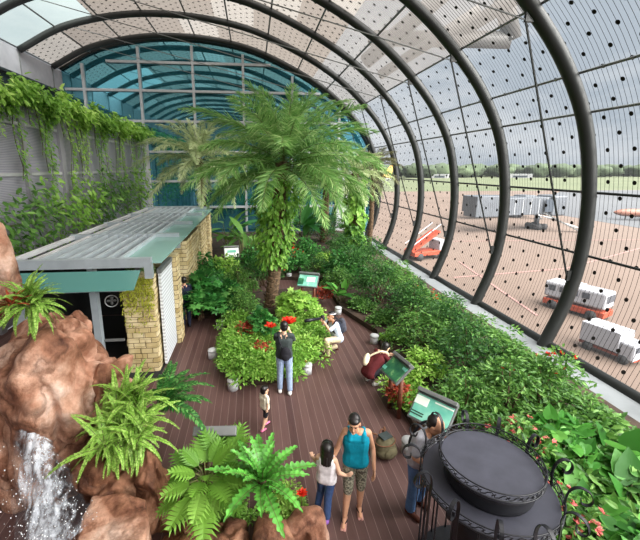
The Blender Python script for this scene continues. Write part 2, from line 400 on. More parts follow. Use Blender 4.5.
def spline(pts, n):
    """Catmull-Rom through 2-D/3-D points"""
    P = np.asarray(pts, float); P = np.vstack([2*P[0]-P[1], P, 2*P[-1]-P[-2]]); o = []
    k = len(P)-3
    for i in range(k):
        for t in np.linspace(0, 1, n, endpoint=False):
            p0, p1, p2, p3 = P[i:i+4]
            o.append(.5*((2*p1)+(-p0+p2)*t+(2*p0-5*p1+4*p2-p3)*t*t+(-p0+3*p1-3*p2+p3)*t**3))
    o.append(P[-2]); return np.array(o)
# ------------------------------------------------------------------ the vault
PROF = [(8.62,-.4),(9.12,1.0),(9.34,2.4),(9.26,4.1),(8.85,5.8),(8.1,7.2),(7.1,8.4),(5.6,9.75),(3.8,10.9),(1.35,12.05),(-.7,12.7),(-3.5,13.1),(-6.7,13.05),(-10.,12.35),(-12.5,11.1)]
PC = spline(PROF, 8)
arc = np.concatenate([[0], np.cumsum(np.hypot(*np.diff(PC, axis=0).T))]); AL = arc[-1]
def prof_at(s_): return float(np.interp(s_, arc, PC[:, 0])), float(np.interp(s_, arc, PC[:, 1]))
def arc_at_z(z, right=True):
    k = int(np.argmax(PC[:, 1])); return float(np.interp(z, PC[:k, 1], arc[:k]))
YB = 28.2; Y0 = -13.3
_d = np.gradient(PC, axis=0); _d /= np.linalg.norm(_d, axis=1, keepdims=True)
PG = PC+np.stack([_d[:, 1], -_d[:, 0]], 1)*.2            # glazing lies outside the ribs
def glass_at(s_): return float(np.interp(s_, arc, PG[:, 0])), float(np.interp(s_, arc, PG[:, 1]))
RIBY = [-11.55+3.5*k for k in range(12)]
def vault(name, s0, s1, ns, mats, pick, kind_name):
    """curved glazing, two skins 3 cm apart would double the tint: a single sheet with its own UV in metres"""
    me = bpy.data.meshes.new(name); V = []; Fc = []; UVs = []; MI = []
    ys = [Y0]+RIBY+[YB]; ss = np.linspace(s0, s1, ns+1)
    for y in ys:
        for s_ in ss: x, z = glass_at(s_); V.append((x, y, z))
    w = ns+1
    for i in range(len(ys)-1):
        for j in range(ns):
            Fc.append((i*w+j, i*w+j+1, (i+1)*w+j+1, (i+1)*w+j)); MI.append(pick(i, (ss[j]+ss[j+1])/2))
            UVs += [(ss[j], ys[i]), (ss[j+1], ys[i]), (ss[j+1], ys[i+1]), (ss[j], ys[i+1])]
    me.from_pydata(V, [], Fc)
    uv = me.uv_layers.new(name='UVMap'); uv.data.foreach_set('uv', np.array(UVs).ravel())
    for mm in mats: me.materials.append(mm)
    me.polygons.foreach_set('material_index', MI); me.polygons.foreach_set('use_smooth', [True]*len(Fc)); me.update()
    return structure(link(name, me))
S_SPLIT = arc_at_z(8.55)
wr = vault('wall_right', 0, S_SPLIT, 28, [M['glaze_clear']], lambda i, s: 0, 'wall')
S_SH = arc_at_z(10.6)
def roofpick(i, s):
    if s < S_SH: return 0
    f = (s-S_SH)/(AL-S_SH); strip = int(f*8)
    if strip in (6, 7) and i in (9, 10): return 3      # the clear panes over the left wall
    return 2 if (strip*3+i*5) % 4 == 0 else 1
ceil = vault('ceiling', S_SPLIT, AL, 48, [M['glaze_frit'], M['glaze_shade'], M['glaze_shade_pale'], M['glaze_plain']], roofpick, 'ceiling')
# purlins along the hall
for z in (2.35, 4.1, 6.15, 7.05, 8.55):
    x, zz = glass_at(arc_at_z(z)); structure(MB().tube([(x-.03, Y0, zz), (x-.03, YB, zz)], .036, 8).build('purlin', M['mid_metal' if z > 5 else 'dark_metal'], wr, True))
for s_ in np.linspace(S_SPLIT, AL, 10)[1:]:
    x, z = glass_at(s_); structure(MB().tube([(x, Y0, z-.06), (x, YB, z-.06)], .045, 8).build('purlin', M['mid_metal'], ceil, True))
structure(MB().tube([(8.75, Y0, -.42), (8.75, YB, -.42)], .17, 8).build('base_beam', M['dark_metal'], wr, True))
# ribs
ss = np.linspace(0, AL, 70)
for k, y in enumerate(RIBY):
    pts = []
    for s_ in ss:
        x, z = prof_at(s_); x2, z2 = prof_at(min(AL, s_+.05)); x1, z1 = prof_at(max(0, s_-.05))
        tx, tz = x2-x1, z2-z1; ln = math.hypot(tx, tz); nx, nz_ = -tz/ln, tx/ln
        pts.append((x, y, z))
    x0, z0 = pts[0][0], pts[0][2]; pts = [(x0-.22, y, z0-.75)]+pts
    r = structure(MB().tube(pts, .175, 14).build('trim_%d' % (k+1), M['dark_metal'], None, True)); r['label'] = 'dark curved steel rib of the glass vault'
    nd = (6.75, 8.35); lo = (9.0, 1.75)
    structure(MB().tube([(nd[0], y, nd[1]), (lo[0], y, lo[1])], .028, 6).build('tie_rod', M['dark_metal'], r))
    q = MB(); q.box((nd[0]+.1, y, nd[1]+.08), (.24, .08, .26)); q.box((lo[0]+.05, y, lo[1]), (.12, .07, .3)); structure(q.build('bracket', M['dark_metal'], r))
    structure(MB().tube([(nd[0], y, nd[1]), (-9.5, y, 12.3)], .02, 6).build('tie_cable', M['mid_metal'], r))

# ------------------------------------------------------------------ floor, beds, walls
DECKX0, DECKX1 = -7.5, 7.2
structure(MB().box(((DECKX0+DECKX1)/2, (YB+Y0)/2, -.1), (DECKX1-DECKX0, YB-Y0, .2)).build('floor', M['deck']))
lg = MB(); lg.box((7.9, (YB+Y0)/2, -.55), (1.5, YB-Y0, .3)); structure(lg.build('trim_11', M['ledge']))
structure(MB().tube([(7.3, Y0, -.1), (7.3, YB, -.1)], .1, 8).build('trim_12', M['pale_grey'], None, True))
def soil_bed(name, poly, h, nz_=.05):
    """a low mound of earth with a rounded edge"""
    P = np.array(spline(poly+[poly[0]], 8))[:-1]; c = P.mean(0); mb = MB(); rings = [(1., 0.), (.985, h*.6), (.9, h), (.6, h*1.15), (.3, h*1.25)]; V = []; k = len(P)
    for f, z in rings:
        for x, y in P: V.append((c[0]+(x-c[0])*f, c[1]+(y-c[1])*f, z+rnd.uniform(-.02, .02)*(z > 0)))
    V.append((c[0], c[1], h*1.25)); Fc = []
    for i in range(len(rings)-1):
        for j in range(k): Fc.append((i*k+j, i*k+(j+1) % k, (i+1)*k+(j+1) % k, (i+1)*k+j))
    for j in range(k): Fc.append(((len(rings)-1)*k+j, (len(rings)-1)*k+(j+1) % k, len(V)-1))
    return structure(mb.add(V, Fc).build(name, M['soil'], None, True))
ISLAND = [(-.8,8.6),(-.5,7.85),(0.,7.55),(.9,7.75),(1.45,8.5),(1.75,9.7),(2.0,11.2),(2.1,13.2),(1.2,14.),(-.2,13.6),(-.95,12.4),(-.95,10.4)]
soil_bed('floor_bed_middle', ISLAND, .18)
RBED = [(2.75,2.2),(2.85,5.),(2.95,6.8),(3.25,8.3),(3.55,9.8),(2.95,11.6),(2.9,14.),(3.2,18.),(3.4,27.),(7.1,27.4),(7.1,18.),(7.1,9.),(7.1,1.5)]
rb = MB(); rb.prism(RBED, .0, .16); structure(rb.build('floor_bed_right', M['soil']))
LB = MB(); LB.prism([(-2.0,11.55),(-1.3,11.5),(-1.1,14.),(-.4,16.),(3.2,15.),(3.2,27.5),(-7.4,27.5),(-7.4,19.3),(-2.,19.2)], 0, .15); structure(LB.build('floor_bed_back', M['soil']))
# left wall: louvred panels with posts, planter deck above it, tall wall behind
wl = structure(MB().box((-7.62, (YB+Y0)/2, 3.5), (.2, YB-Y0, 7.0)).build('wall_left', M['louvre']))
for y in np.arange(-11.05, YB, 2.45):
    structure(MB().box((-7.48, y, 3.55), (.14, .26, 7.1)).build('pilaster', M['grey_wall'], wl))
for z in (4.6, 6.2): structure(MB().box((-7.5, (YB+Y0)/2, z), (.06, YB-Y0, .1)).build('rail', M['pale_grey'], wl))
structure(MB().box((-10.2, (YB+Y0)/2, 7.0), (5.4, YB-Y0, .3)).build('trim_13', M['grey_wall']))
wu = structure(MB().box((-12.7, (YB+Y0)/2, 10.42), (.25, YB-Y0, 1.45)).build('wall_left_upper', M['grey_wall']))
for y in np.arange(-11.55, YB, 3.5): structure(MB().box((-12.56, y, 10.42), (.06, .05, 1.45)).build('panel_joint', M['mid_metal'], wu))
structure(MB().box((-12.5, (YB+Y0)/2, 9.66), (.35, YB-Y0, .14)).build('trim_14', M['dark_metal']))
structure(MB().box((-12.7, (YB+Y0)/2, 8.4), (.2, YB-Y0, 2.5)).build('wall_left_low', M['dark_metal']))
# back wall
bp = [(x, z) for x, z in PG]+[(-12.6, -.6)]
bw = MB(); k = len(bp); V = [(x, YB, z) for x, z in bp]+[(x, YB+.25, z) for x, z in bp]
bw.add(V, [tuple(range(k)), tuple(range(2*k-1, k-1, -1))]+[(i, k+i, k+(i+1) % k, (i+1) % k) for i in range(k)])
wb = structure(bw.build('wall_back', M['teal_glass']))
def ztop(x):
    j = np.argsort(PC[:, 0]); j = [q for q in j if PC[q, 1] > 4.2]; return float(np.interp(x, PC[j, 0], PC[j, 1]))
MX = [gy(p, 150, YB).x for p in (92, 146, 197, 245, 292, 338)]
for x in MX:
    structure(MB().box((x, YB-.1, ztop(x)/2-.1), (.16, .22, ztop(x)-.2)).build('mullion', M['mullion'], wb))
for pz in (64, 92, 122, 152, 181, 207, 236):
    z = gy(200, pz, YB).z
    xr = 8.3 if z < 6 else [x for x, q in PC if q >= z][0]-.2
    xl = -12.4 if z < 11 else -9.6
    structure(MB().box(((xl+xr)/2, YB-.1, z), (xr-xl, .2, .16)).build('transom', M['mullion'], wb))
structure(MB().box((-7.45, YB-.25, 3.7), (.35, .3, 7.4)).build('trim_15', M['pale_grey']))
structure(MB().box((7.45, YB-.35, 2.), (2.3, .45, 5.2)).build('trim_16', M['pale_grey']))
tb = MB().tube([(x, YB-.12, z) for x, z in PG[::2]], .16, 8); structure(tb.build('trim_17', M['dark_metal'], None, True))
# wall behind the camera closes the hall
bf = MB(); V = [(x, Y0, z) for x, z in bp]+[(x, Y0-.25, z) for x, z in bp]
bf.add(V, [tuple(range(k-1, -1, -1)), tuple(range(k, 2*k))]+[(i, (i+1) % k, k+(i+1) % k, k+i) for i in range(k)])
structure(bf.build('wall_front', M['pale_grey']))

# ------------------------------------------------------------------ the airfield outside
AZ = -6.
def ground(name, poly, z, mat):
    return structure(MB().prism(poly, z-.2, z).build(name, mat))
ground('ground_apron', [(8.9,-60),(700,-60),(700,170),(-40,170),(-40,29),(8.9,29)], AZ, M['apron'])
ground('ground_grass', [(700,-60),(700,170),(-300,170),(-300,1400),(1800,1400),(1800,-60)], AZ, M['grass_far'])
ground('ground_road', [(9.4,-30),(19.,-30),(19.,14.),(14.,22.),(11.5,26.),(10.2,34.),(9.4,34.)], AZ+.03, M['asphalt'])
ground('ground_taxiway', [(64,-60),(680,-60),(680,168),(150,168),(100,120),(72,84)], AZ+.03, M['taxiway'])
wline = MB()
for a, b in (((24,40),(21,24)),((27.5,22.),(44,16.)),((20,34),(34,36)),((34,36),(60,48)),((30,52),(64,50))):
    a = Vector((*a, AZ+.02)); b = Vector((*b, AZ+.02)); d = (b-a).normalized(); n = Vector((-d.y, d.x, 0))*.11
    wline.add([tuple(a+n), tuple(a-n), tuple(b-n), tuple(b+n), *[tuple(q+Vector((0, 0, .02))) for q in (a+n, a-n, b-n, b+n)]], [(0,1,2,3),(7,6,5,4),(0,4,5,1),(1,5,6,2),(2,6,7,3),(3,7,4,0)])
structure(wline.build('ground_markings', plain('marking', (128,98,92), .8)))
M['van_white'] = plain('van_white', (150,150,155), .45, 0, .04); M['van_orange'] = plain('van_orange', (140,54,28), .5, 0, .05)
M['pane'] = plain('pane', (60,66,74), .15, 0, .1); M['jet_grey'] = plain('jet_grey', (74,78,84), .5, 0, .08, .6); M['tyre'] = plain('tyre', (36,36,38), .8)
def wheels(parent, xs, y, r, w=.22):
    for x in xs:
        for s in (-1, 1):
            MB().tube([(x, s*y-w/2, r), (x, s*y+w/2, r)], r, 14).build('wheel', M['tyre'], parent, True)
def bevbox(c, d, bev=.05, seg=2):
    bm = bmesh.new(); bmesh.ops.create_cube(bm, size=1)
    bmesh.ops.scale(bm, vec=d, verts=bm.verts); bmesh.ops.translate(bm, vec=c, verts=bm.verts)
    bmesh.ops.bevel(bm, geom=list(bm.edges), offset=bev, segments=seg, affect='EDGES', profile=.5)
    me = bpy.data.meshes.new('b'); bm.to_mesh(me); bm.free(); return me
def bevobj(name, c, d, mat, parent, bev=.05):
    me = bevbox(c, d, bev); me.materials.append(mat); me.name = name; return link(name, me, parent)
# service bus: long white body with an orange skirt
def bus(name, label, loc, rz, Lb, W, Hh):
    t = thing(name, label, 'van', loc, rz)
    bevobj('body', (0, 0, .55+Hh*.62), (Lb, W, Hh*.76), M['van_white'], t, .14)
    bevobj('skirt', (0, 0, .3+Hh*.13), (Lb*1.005, W*1.01, Hh*.3), M['van_orange'], t, .06)
    for x in np.linspace(-Lb*.36, Lb*.2, 4):
        for s in (-1, 1): MB().box((x, s*(W/2+.005), .55+Hh*.72), (Lb*.12, .03, Hh*.26)).build('window', M['pane'], t)
    MB().box((Lb/2+.005, 0, .55+Hh*.7), (.03, W*.82, Hh*.34)).build('windscreen', M['pane'], t)
    bevobj('roof_unit', (-Lb*.1, 0, .55+Hh*1.02), (Lb*.34, W*.6, .16), M['pale_grey'], t, .04)
    wheels(t, (-Lb*.32, Lb*.32), W*.46, .36); return t
p = gz(575, 312, AZ); bus('service_van', 'white airport van with an orange skirt parked beyond the glass', (p.x, p.y, AZ), math.radians(-66), 4.0, 1.6, 1.6)
p = gz(608, 354, AZ); t = thing('box_truck', 'white box truck close to the glass at lower right', 'truck', (p.x, p.y, AZ), math.radians(-75))
t.scale = (.68,)*3
bevobj('box', (-.4, 0, 1.65), (3.0, 2.0, 1.75), M['van_white'], t, .07); bevobj('cab', (1.65, 0, 1.15), (1.1, 1.9, 1.5), M['van_white'], t, .18)
MB().box((2.21, 0, 1.5), (.03, 1.6, .5)).build('windscreen', M['pane'], t); bevobj('chassis', (.1, 0, .55), (4.2, 1.6, .25), M['van_orange'], t, .04); wheels(t, (-1.2, 1.5), .85, .4)
for i in range(3): MB().box((-.9+i*.6, 0, 2.56), (.22, 1.5, .06)).build('roof_rib', M['pale_grey'], t)
def jet_bridge(label, px, py, Y, Lb, rz):
    p = gy(px, py, Y); t = thing('jet_bridge', label, 'jet bridge', (p.x, p.y, AZ), rz, 'jet bridges on the apron'); h = p.z-AZ
    bevobj('tunnel', (-Lb/2-.8, 0, h), (Lb, 2.6, 3.0), M['jet_grey'], t, .1); bevobj('tunnel', (-Lb-3.2, 0, h+.15), (6.4, 3.1, 3.5), M['jet_grey'], t, .1)
    bevobj('cab', (.6, 0, h), (3.2, 3.6, 3.6), M['jet_grey'], t, .3); MB().box((2.25, 0, h), (.06, 2.9, 2.9)).build('canopy_opening', M['pane'], t)
    for q in range(5): MB().box((-Lb*.85+q*Lb*.17, -1.32, h), (.06, .05, 2.7)).build('tunnel_joint', M['pale_grey'], t)
    MB().box((-1.5, -1.75, h+.1), (2., .08, 2.2)).build('side_panel', M['pane'], t)
    MB().tube([(-2, 0, h-1.4), (-2, 0, .7)], .42, 12).build('column', M['jet_grey'], t, True)
    bevobj('bogie', (-2, 0, .55), (2.6, 2.2, .7), M['rubber'], t, .1); wheels(t, (-2.6, -1.4), 1.15, .55, .4)
    MB().tube([(-3.6, -1.6, h-1.5), (3.5, -5.5, .2)], .1, 6).build('stair_rail', M['pale_grey'], t); MB().box((0, -3.6, h/2-.7), (7.6, .9, .18), 0, M4=Euler((0, .48, -.5)).to_matrix()).build('stair', M['mid_metal'], t)
jet_bridge('grey jet bridge seen through the glass left of the nearest rib', 548, 205, 62, 10, math.radians(8))
jet_bridge('second grey jet bridge, farther left behind the other one', 522, 203, 78, 8, math.radians(8))
M['tail_gold'] = plain('tail_gold', (200,150,60), .5, 0, .1); M['plane_white'] = plain('plane_white', (150,150,152), .4, 0, .04)
def plane(label, loc, rz, body, fin, s=1.):
    t = thing('aeroplane', label, 'aeroplane', loc, rz)
    pr = [(-18,.1),(-16,.9),(-12,1.7),(-8,2),(10,2),(14,1.7),(16.5,.9),(17.5,.1)]
    MB().tube([(x, 0, 3.8+(.8 if x < -15 else 0)) for x, r in pr], [r for x, r in pr], 16).build('fuselage', body, t, True)
    for s_ in (-1, 1):
        MB().add([(3,s_*1.5,3.2),(-2.5,s_*1.5,3.2),(-6.5,s_*17,4.2),(-4.6,s_*17,4.2),(3,s_*1.5,3.6),(-2.5,s_*1.5,3.6),(-6.5,s_*17,4.3),(-4.6,s_*17,4.3)], [(0,1,2,3),(7,6,5,4),(0,4,5,1),(1,5,6,2),(2,6,7,3),(3,7,4,0)]).build('wing', M['pale_grey'], t)
        MB().tube([(1.8, s_*5.6, 2.4), (-1.6, s_*5.6, 2.4)], [1.05, .7], 14).build('engine', M['pale_grey'], t, True)
        MB().add([(-13.5,s_*.8,4.6),(-16.5,s_*.8,4.6),(-18,s_*6,5),(-16.8,s_*6,5),(-13.5,s_*.8,4.9),(-16.5,s_*.8,4.9),(-18,s_*6,5.1),(-16.8,s_*6,5.1)], [(0,1,2,3),(7,6,5,4),(0,4,5,1),(1,5,6,2),(2,6,7,3),(3,7,4,0)]).build('tailplane', M['pale_grey'], t)
    MB().add([(-11.5,-.2,5.6),(-17.2,-.2,5.6),(-19.2,-.1,12),(-16.6,-.1,12),(-11.5,.2,5.6),(-17.2,.2,5.6),(-19.2,.1,12),(-16.6,.1,12)], [(0,1,2,3),(7,6,5,4),(0,4,5,1),(1,5,6,2),(2,6,7,3),(3,7,4,0)]).build('tail_fin', fin, t)
    for x in (12, -2): MB().tube([(x, 0, 2.2), (x, 0, .5)], .3, 8).build('landing_gear', M['tyre'], t)
    t.scale = (s,)*3; return t
p = gz(372, 188, AZ); plane('distant aeroplane with a golden tail fin far down the apron', (p.x-6, p.y, AZ), math.radians(188), M['plane_white'], M['tail_gold'])
p = gz(654, 221, AZ); plane('small reddish aeroplane cut off at the right edge', (p.x, p.y, AZ), math.radians(158), plain('plane_red', (130,84,66), .5), plain('plane_fin', (190,130,104), .5), .42)
# stacked red-and-white ground equipment near the far base of the glass
p = gz(425, 258, AZ); t = thing('loading_stair', 'reddish airport stair truck seen low through the glass behind the shrubs', 'stair truck', (p.x, p.y, AZ), .3)
bevobj('chassis', (0, 0, .8), (5., 2., .5), M['van_orange'], t); bevobj('cab', (1.9, 0, 1.6), (1.2, 1.9, 1.3), M['van_white'], t, .12); wheels(t, (-1.6, 1.6), .9, .45)
MB().box((-.6, 0, 2.2), (4.6, 1.4, .25), 0, M4=Euler((0, -.5, 0)).to_matrix()).build('stair', M['van_orange'], t)
for s in (-1, 1): MB().tube([(-2.6, s*.7, 1.9), (1.4, s*.7, 4.2)], .06, 6).build('handrail', M['van_white'], t)
# far trees
def blob_tree(seed):
    r = np.random.default_rng(seed); bm = bmesh.new(); bmesh.ops.create_icosphere(bm, subdivisions=3, radius=1)
    for v in bm.verts:
        q = v.co.copy(); v.co *= 1+.35*noise.noise(q*1.6+Vector((seed*7, 0, 0)))+.18*noise.noise(q*4+Vector((seed, 3, 0)))
        v.co.z *= .8
    me = bpy.data.meshes.new('crown'); bm.to_mesh(me); bm.free(); me.polygons.foreach_set('use_smooth', [True]*len(me.polygons))
    me.materials.append(M['far_tree']); return me
M['far_tree'] = mix2('far_tree', (46,58,40), (70,84,56), .25, .5, .95, .15, 5)
crowns = [blob_tree(i) for i in range(4)]; trk = MB().tube([(0, 0, 0), (0, 0, .7)], .1, 6).mesh('trunk', M['bark'])
i = 0
for px in np.arange(352, 662, 5.2):
    D = 420+rnd.uniform(-18, 60); p = gy(px+rnd.uniform(-2, 2), 170, D); s = rnd.uniform(8., 10.5)
    t = thing('tree', 'tree in the distant tree line beyond the airfield', 'tree', (p.x, p.y, AZ), rnd.uniform(0, 6), 'distant tree line'); t.scale = (s*1.15, s*1.15, s*.9)
    c = link('crown', crowns[i % 4], t); c.location = (0, 0, .9); link('trunk', trk, t); i += 1
# low white airport sheds far off
for px, w in ((440, 34), (520, 46)):
    p = gy(px, 177, 395); t = thing('airport_shed', 'low white airport shed far off %s' % ('before the trees at left' if px == 440 else 'before the trees at right'), 'shed', (p.x, p.y, AZ), -.6)
    bevobj('wall', (0, 0, 2.), (w*.5, 9, 4.), M['plane_white'], t, .1); MB().box((0, 0, 4.1), (w*.52, 9.6, .3)).build('roof', M['pale_grey'], t); MB().box((0, -4.55, 1.6), (w*.3, .1, 2)).build('doorway', M['pane'], t)
# terminal roof trusses outside, over the vault
M['truss'] = plain('truss', (84,81,78), .6, 0, .05, 1)
def truss(label, pts):
    t = thing('roof_truss', label, 'truss', pts[0][0])
    o0 = Vector(pts[0][0])
    for a, b, r in pts: MB().tube([tuple(Vector(a)-o0), tuple(Vector(b)-o0)], r, 8).build('beam', M['truss'], t, True)
def q(px, py, Y): return tuple(gy(px, py, Y))
truss('pale terminal roof truss above the glass at top centre', [(q(365,62,24), q(470,-30,20), .45), (q(370,38,24), q(512,40,20), .45), (q(512,40,20), q(500,-20,20), .45), (q(440,45,22), q(560,-30,18), .35), (q(380,75,24), q(480,10,20), .3)])
# ------------------------------------------------------------------ garden shelter at left
def block_wall(mb, x0, x1, y0, y1, z0, z1, seed=0, bw=.32, bh=.165):
    r = random.Random(seed); mb.box(((x0+x1)/2, (y0+y1)/2, (z0+z1)/2), (x1-x0-.02, y1-y0-.02, z1-z0))
    nrow = max(1, int((z1-z0)/bh)); hh = (z1-z0)/nrow
    for i in range(nrow):
        zc = z0+(i+.5)*hh
        for (a0, a1, ax) in ((x0, x1, 0), (y0, y1, 1)):
            for side in (0, 1):
                a = a0
                while a < a1-.01:
                    w = min(bw*r.uniform(.6, 1.5), a1-a); w = a1-a if a1-a-w < .07 else w
                    t = r.uniform(.012, .04); c = a+w/2
                    if ax == 0: pos = (c, (y0-t/2+.005) if side == 0 else (y1+t/2-.005), zc); d = (w-.014, t+.01, hh-.014)
                    else: pos = ((x0-t/2+.005) if side == 0 else (x1+t/2-.005), c, zc); d = (t+.01, w-.014, hh-.014)
                    mb.box(pos, d); a += w
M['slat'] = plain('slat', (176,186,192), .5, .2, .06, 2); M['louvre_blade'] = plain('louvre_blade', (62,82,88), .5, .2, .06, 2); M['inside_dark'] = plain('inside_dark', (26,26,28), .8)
sh = thing('garden_shelter', 'low shelter with a slatted metal and teal glass roof on yellow stone piers', 'shelter', (-3.6, 8, 0))
S0 = Vector((-3.6, 8, 0))
def part(mb, name, mat, parent=sh, smooth=False):
    o = mb.build(name, mat, parent, smooth); o.data.transform(Matrix.Translation(-S0)); return o
RX0, RX1, RY0, RY1, RZ = -5.25, -2.2, 7.95, 19.0, 2.82
by = [8.0, 11.1, 13.6, 16.2, 18.8]
for y in by:
    b = MB(); b.box(((RX0+RX1)/2, y, RZ), (RX1-RX0, .14, .2)); b.box((RX1-.07, y, RZ-.17), (.16, .142, .36))
    part(b, 'roof_beam', M['steel_blue'])
for x in (RX0+.08, RX0+.55): part(MB().box((x, (RY0+RY1)/2, RZ+.02), (.1, RY1-RY0, .1)), 'roof_rail', M['pale_grey'])
for i in range(4):
    for j in range(7):
        x = RX0+.75+j*.27
        part(MB().box((x, (by[i]+by[i+1])/2, RZ+.02), (.07, by[i+1]-by[i]-.14, .13), 0), 'roof_slat', M['slat'])
    part(MB().box((RX0+1.45, (by[i]+by[i+1])/2, RZ-.1), (2.7, by[i+1]-by[i]-.16, .02)), 'roof_pane', M['louvre_blade'])
    part(MB().box((RX1-.28, (by[i]+by[i+1])/2+.0, RZ-.02), (.95, by[i+1]-by[i]-.03, .03)), 'eave_pane', M['eave_glass'])
fg = MB(); fg.add([(-5.2,7.85,2.68),(-2.4,7.85,2.68),(-2.5,7.6,2.32),(-5.2,7.6,2.32),(-5.2,7.87,2.68),(-2.4,7.87,2.68),(-2.5,7.63,2.32),(-5.2,7.63,2.32)], [(0,1,2,3),(7,6,5,4),(0,4,5,1),(1,5,6,2),(2,6,7,3),(3,7,4,0)])
part(fg, 'front_canopy', M['canopy_glass'])
part(MB().box((-4.05, 8.15, 2.2), (2.4, .1, .12)), 'door_head', M['steel_blue'])
part(MB().box((-3.52, 8.15, 1.35), (.15, .15, 2.7)), 'post', M['steel_blue']); part(MB().box((-5.1, 8.15, 1.35), (.15, .15, 2.7)), 'post', M['steel_blue'])
part(MB().box((-3.25, 8.2, .95), (.5, .05, .05)), 'door_rail', M['mid_metal'])
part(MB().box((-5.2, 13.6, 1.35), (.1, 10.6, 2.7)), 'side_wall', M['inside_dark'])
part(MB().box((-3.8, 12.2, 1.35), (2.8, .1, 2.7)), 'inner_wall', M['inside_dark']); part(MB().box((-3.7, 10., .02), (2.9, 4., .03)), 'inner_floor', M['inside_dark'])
part(MB().box((-2.55, 12.4, 2.66), (.08, 8.6, .1)), 'eave_beam', M['mid_metal'])
b = MB(); block_wall(b, -2.98, -2.32, 8.35, 8.85, 0, 2.42, 3); part(b, 'stone_pier', M['stone'])
part(MB().box((-2.2, 9.15, 1.25), (.06, 1.2, 2.3)), 'screen_panel', M['screen']); part(MB().box((-2.2, 9.15, 2.46), (.1, 1.25, .1)), 'screen_frame', M['mid_metal'])
b = MB(); block_wall(b, -2.75, -2.1, 9.85, 10.35, 0, 2.5, 4); part(b, 'stone_pier', M['stone'])
b = MB(); block_wall(b, -2.9, -2.1, 11.5, 14.2, 0, 2.6, 5); part(b, 'stone_pier', M['stone'])
b = MB(); block_wall(b, -2.75, -2.15, 15.2, 17., 0, 2.6, 6); part(b, 'stone_pier', M['stone'])
b = MB(); block_wall(b, -2.75, -2.15, 18., 18.9, 0, 2.6, 7); part(b, 'stone_pier', M['stone'])
# wall fan inside the doorway
t = thing('wall_fan', 'small round fan in the dark shelter doorway', 'fan', (-3.35, 8.6, 1.75), .2)
MB().tube([(.14*math.cos(a), 0, .14*math.sin(a)) for a in np.linspace(0, 2*PI, 20, endpoint=False)], .012, 6, closed=True).build('guard', M['pale_grey'], t)
f = MB()
for k in range(4): a = k*PI/2; f.ell((.06*math.cos(a), .02, .06*math.sin(a)), (.05, .01, .03), Euler((0, -a, 0)).to_matrix())
f.build('blade', M['mid_metal'], t); MB().tube([(0, .02, 0), (0, .3, 0), (-.16, .35, .0)], .015, 6).build('bracket', M['mid_metal'], t)

# ------------------------------------------------------------------ rocks of the waterfall
def boulder(label, c, r, seed, mat, rz=0., sub=5, facets=16, rough=.1, name='boulder', group=None):
    rr = random.Random(seed); bm = bmesh.new(); bmesh.ops.create_icosphere(bm, subdivisions=sub, radius=1)
    pl = []
    for _ in range(facets):
        n = Vector((rr.gauss(0, 1), rr.gauss(0, 1), rr.gauss(0, .8))).normalized(); pl.append((n, rr.uniform(.62, .92)))
    off = Vector((seed*3.1, seed*1.7, seed*.9))
    for v in bm.verts:
        p = v.co.copy()
        for n, d in pl:
            e = p.dot(n)-d
            if e > 0: p -= n*e*.88
        w = Vector((p.x*r[0], p.y*r[1], p.z*r[2]))
        nn = v.co
        wz = Vector((w.x, w.y, w.z*.45)); rid = 1-abs(noise.noise(wz*1.7+off)); rid2 = 1-abs(noise.noise(wz*4.2+off*2))
        d = rough*(1.6*noise.noise(w*1.1+off)+.8*noise.noise(w*2.4+off)-1.5*max(0, rid-.86)*4+.5*noise.noise(w*5+off)-.9*max(0, rid2-.85)*1.2)
        v.co = w+nn*d*max(.6, min(r))*1.2
    me = bpy.data.meshes.new(name); bm.to_mesh(me); bm.free(); me.materials.append(mat)
    me.polygons.foreach_set('use_smooth', [True]*len(me.polygons))
    o = link(name, me); o.location = c; o.rotation_euler = (0, 0, rz)
    return tag(o, label, 'rock', group)
boulder('big reddish waterfall rock filling the lower left, white water running down it', (-3.0, 5.35, 1.22), (1.16, .95, 1.86), 5, M['rock_pink'], .2, 6, 14, .17)
boulder('upright pinkish rock lobe beside the shelter doorway', (-2.2, 5.3, 1.3), (.42, .5, 1.1), 9, M['rock_pink'], .4, 6, 14, .2)
boulder('pale pink rock at the left edge above the upper fern', (-4.08, 6.0, 3.2), (.5, .6, .9), 3, M['rock_pink'], .3, 5, 12, .08)
boulder('brown wet ledge rock under the drooping sword fern', (-1.85, 4.55, .45), (.62, .5, .62), 12, M['rock_brown'], .1, 6, 14, .2)
boulder('brown rounded rock right of the drooping sword fern', (-1.42, 4.4, .38), (.3, .42, .82), 15, M['rock_brown'], .5, 6, 12, .22)
bm = bmesh.new(); z1 = .72; pl = [gz(px, py, z1) for px, py in ((92,494),(118,492),(147,498),(150,520),(138,556),(74,556),(80,522))]; c0 = sum(pl, Vector())/len(pl)
fv = bm.faces.new([bm.verts.new((p.x-c0.x, p.y-c0.y, 0)) for p in pl]); bm.normal_update()
if fv.normal.z < 0: fv.normal_flip()
ex = bmesh.ops.extrude_face_region(bm, geom=[fv]); bmesh.ops.translate(bm, vec=(0, 0, -z1), verts=[v for v in ex['geom'] if isinstance(v, bmesh.types.BMVert)])
bmesh.ops.recalc_face_normals(bm, faces=bm.faces); bmesh.ops.bevel(bm, geom=list(bm.edges), offset=.045, segments=3, affect='EDGES', profile=.5); bmesh.ops.triangulate(bm, faces=bm.faces); bmesh.ops.subdivide_edges(bm, edges=bm.edges, cuts=4, use_grid_fill=True)
for v in bm.verts: v.co += v.normal*(.03*noise.noise(v.co*4)+.02*noise.noise(v.co*11))
me = bpy.data.meshes.new('boulder'); bm.to_mesh(me); bm.free(); me.materials.append(M['rock_pink']); o = link('boulder', me); o.location = (c0.x, c0.y, z1); tag(o, 'flat-topped pale slab rock at the foot of the waterfall', 'rock')
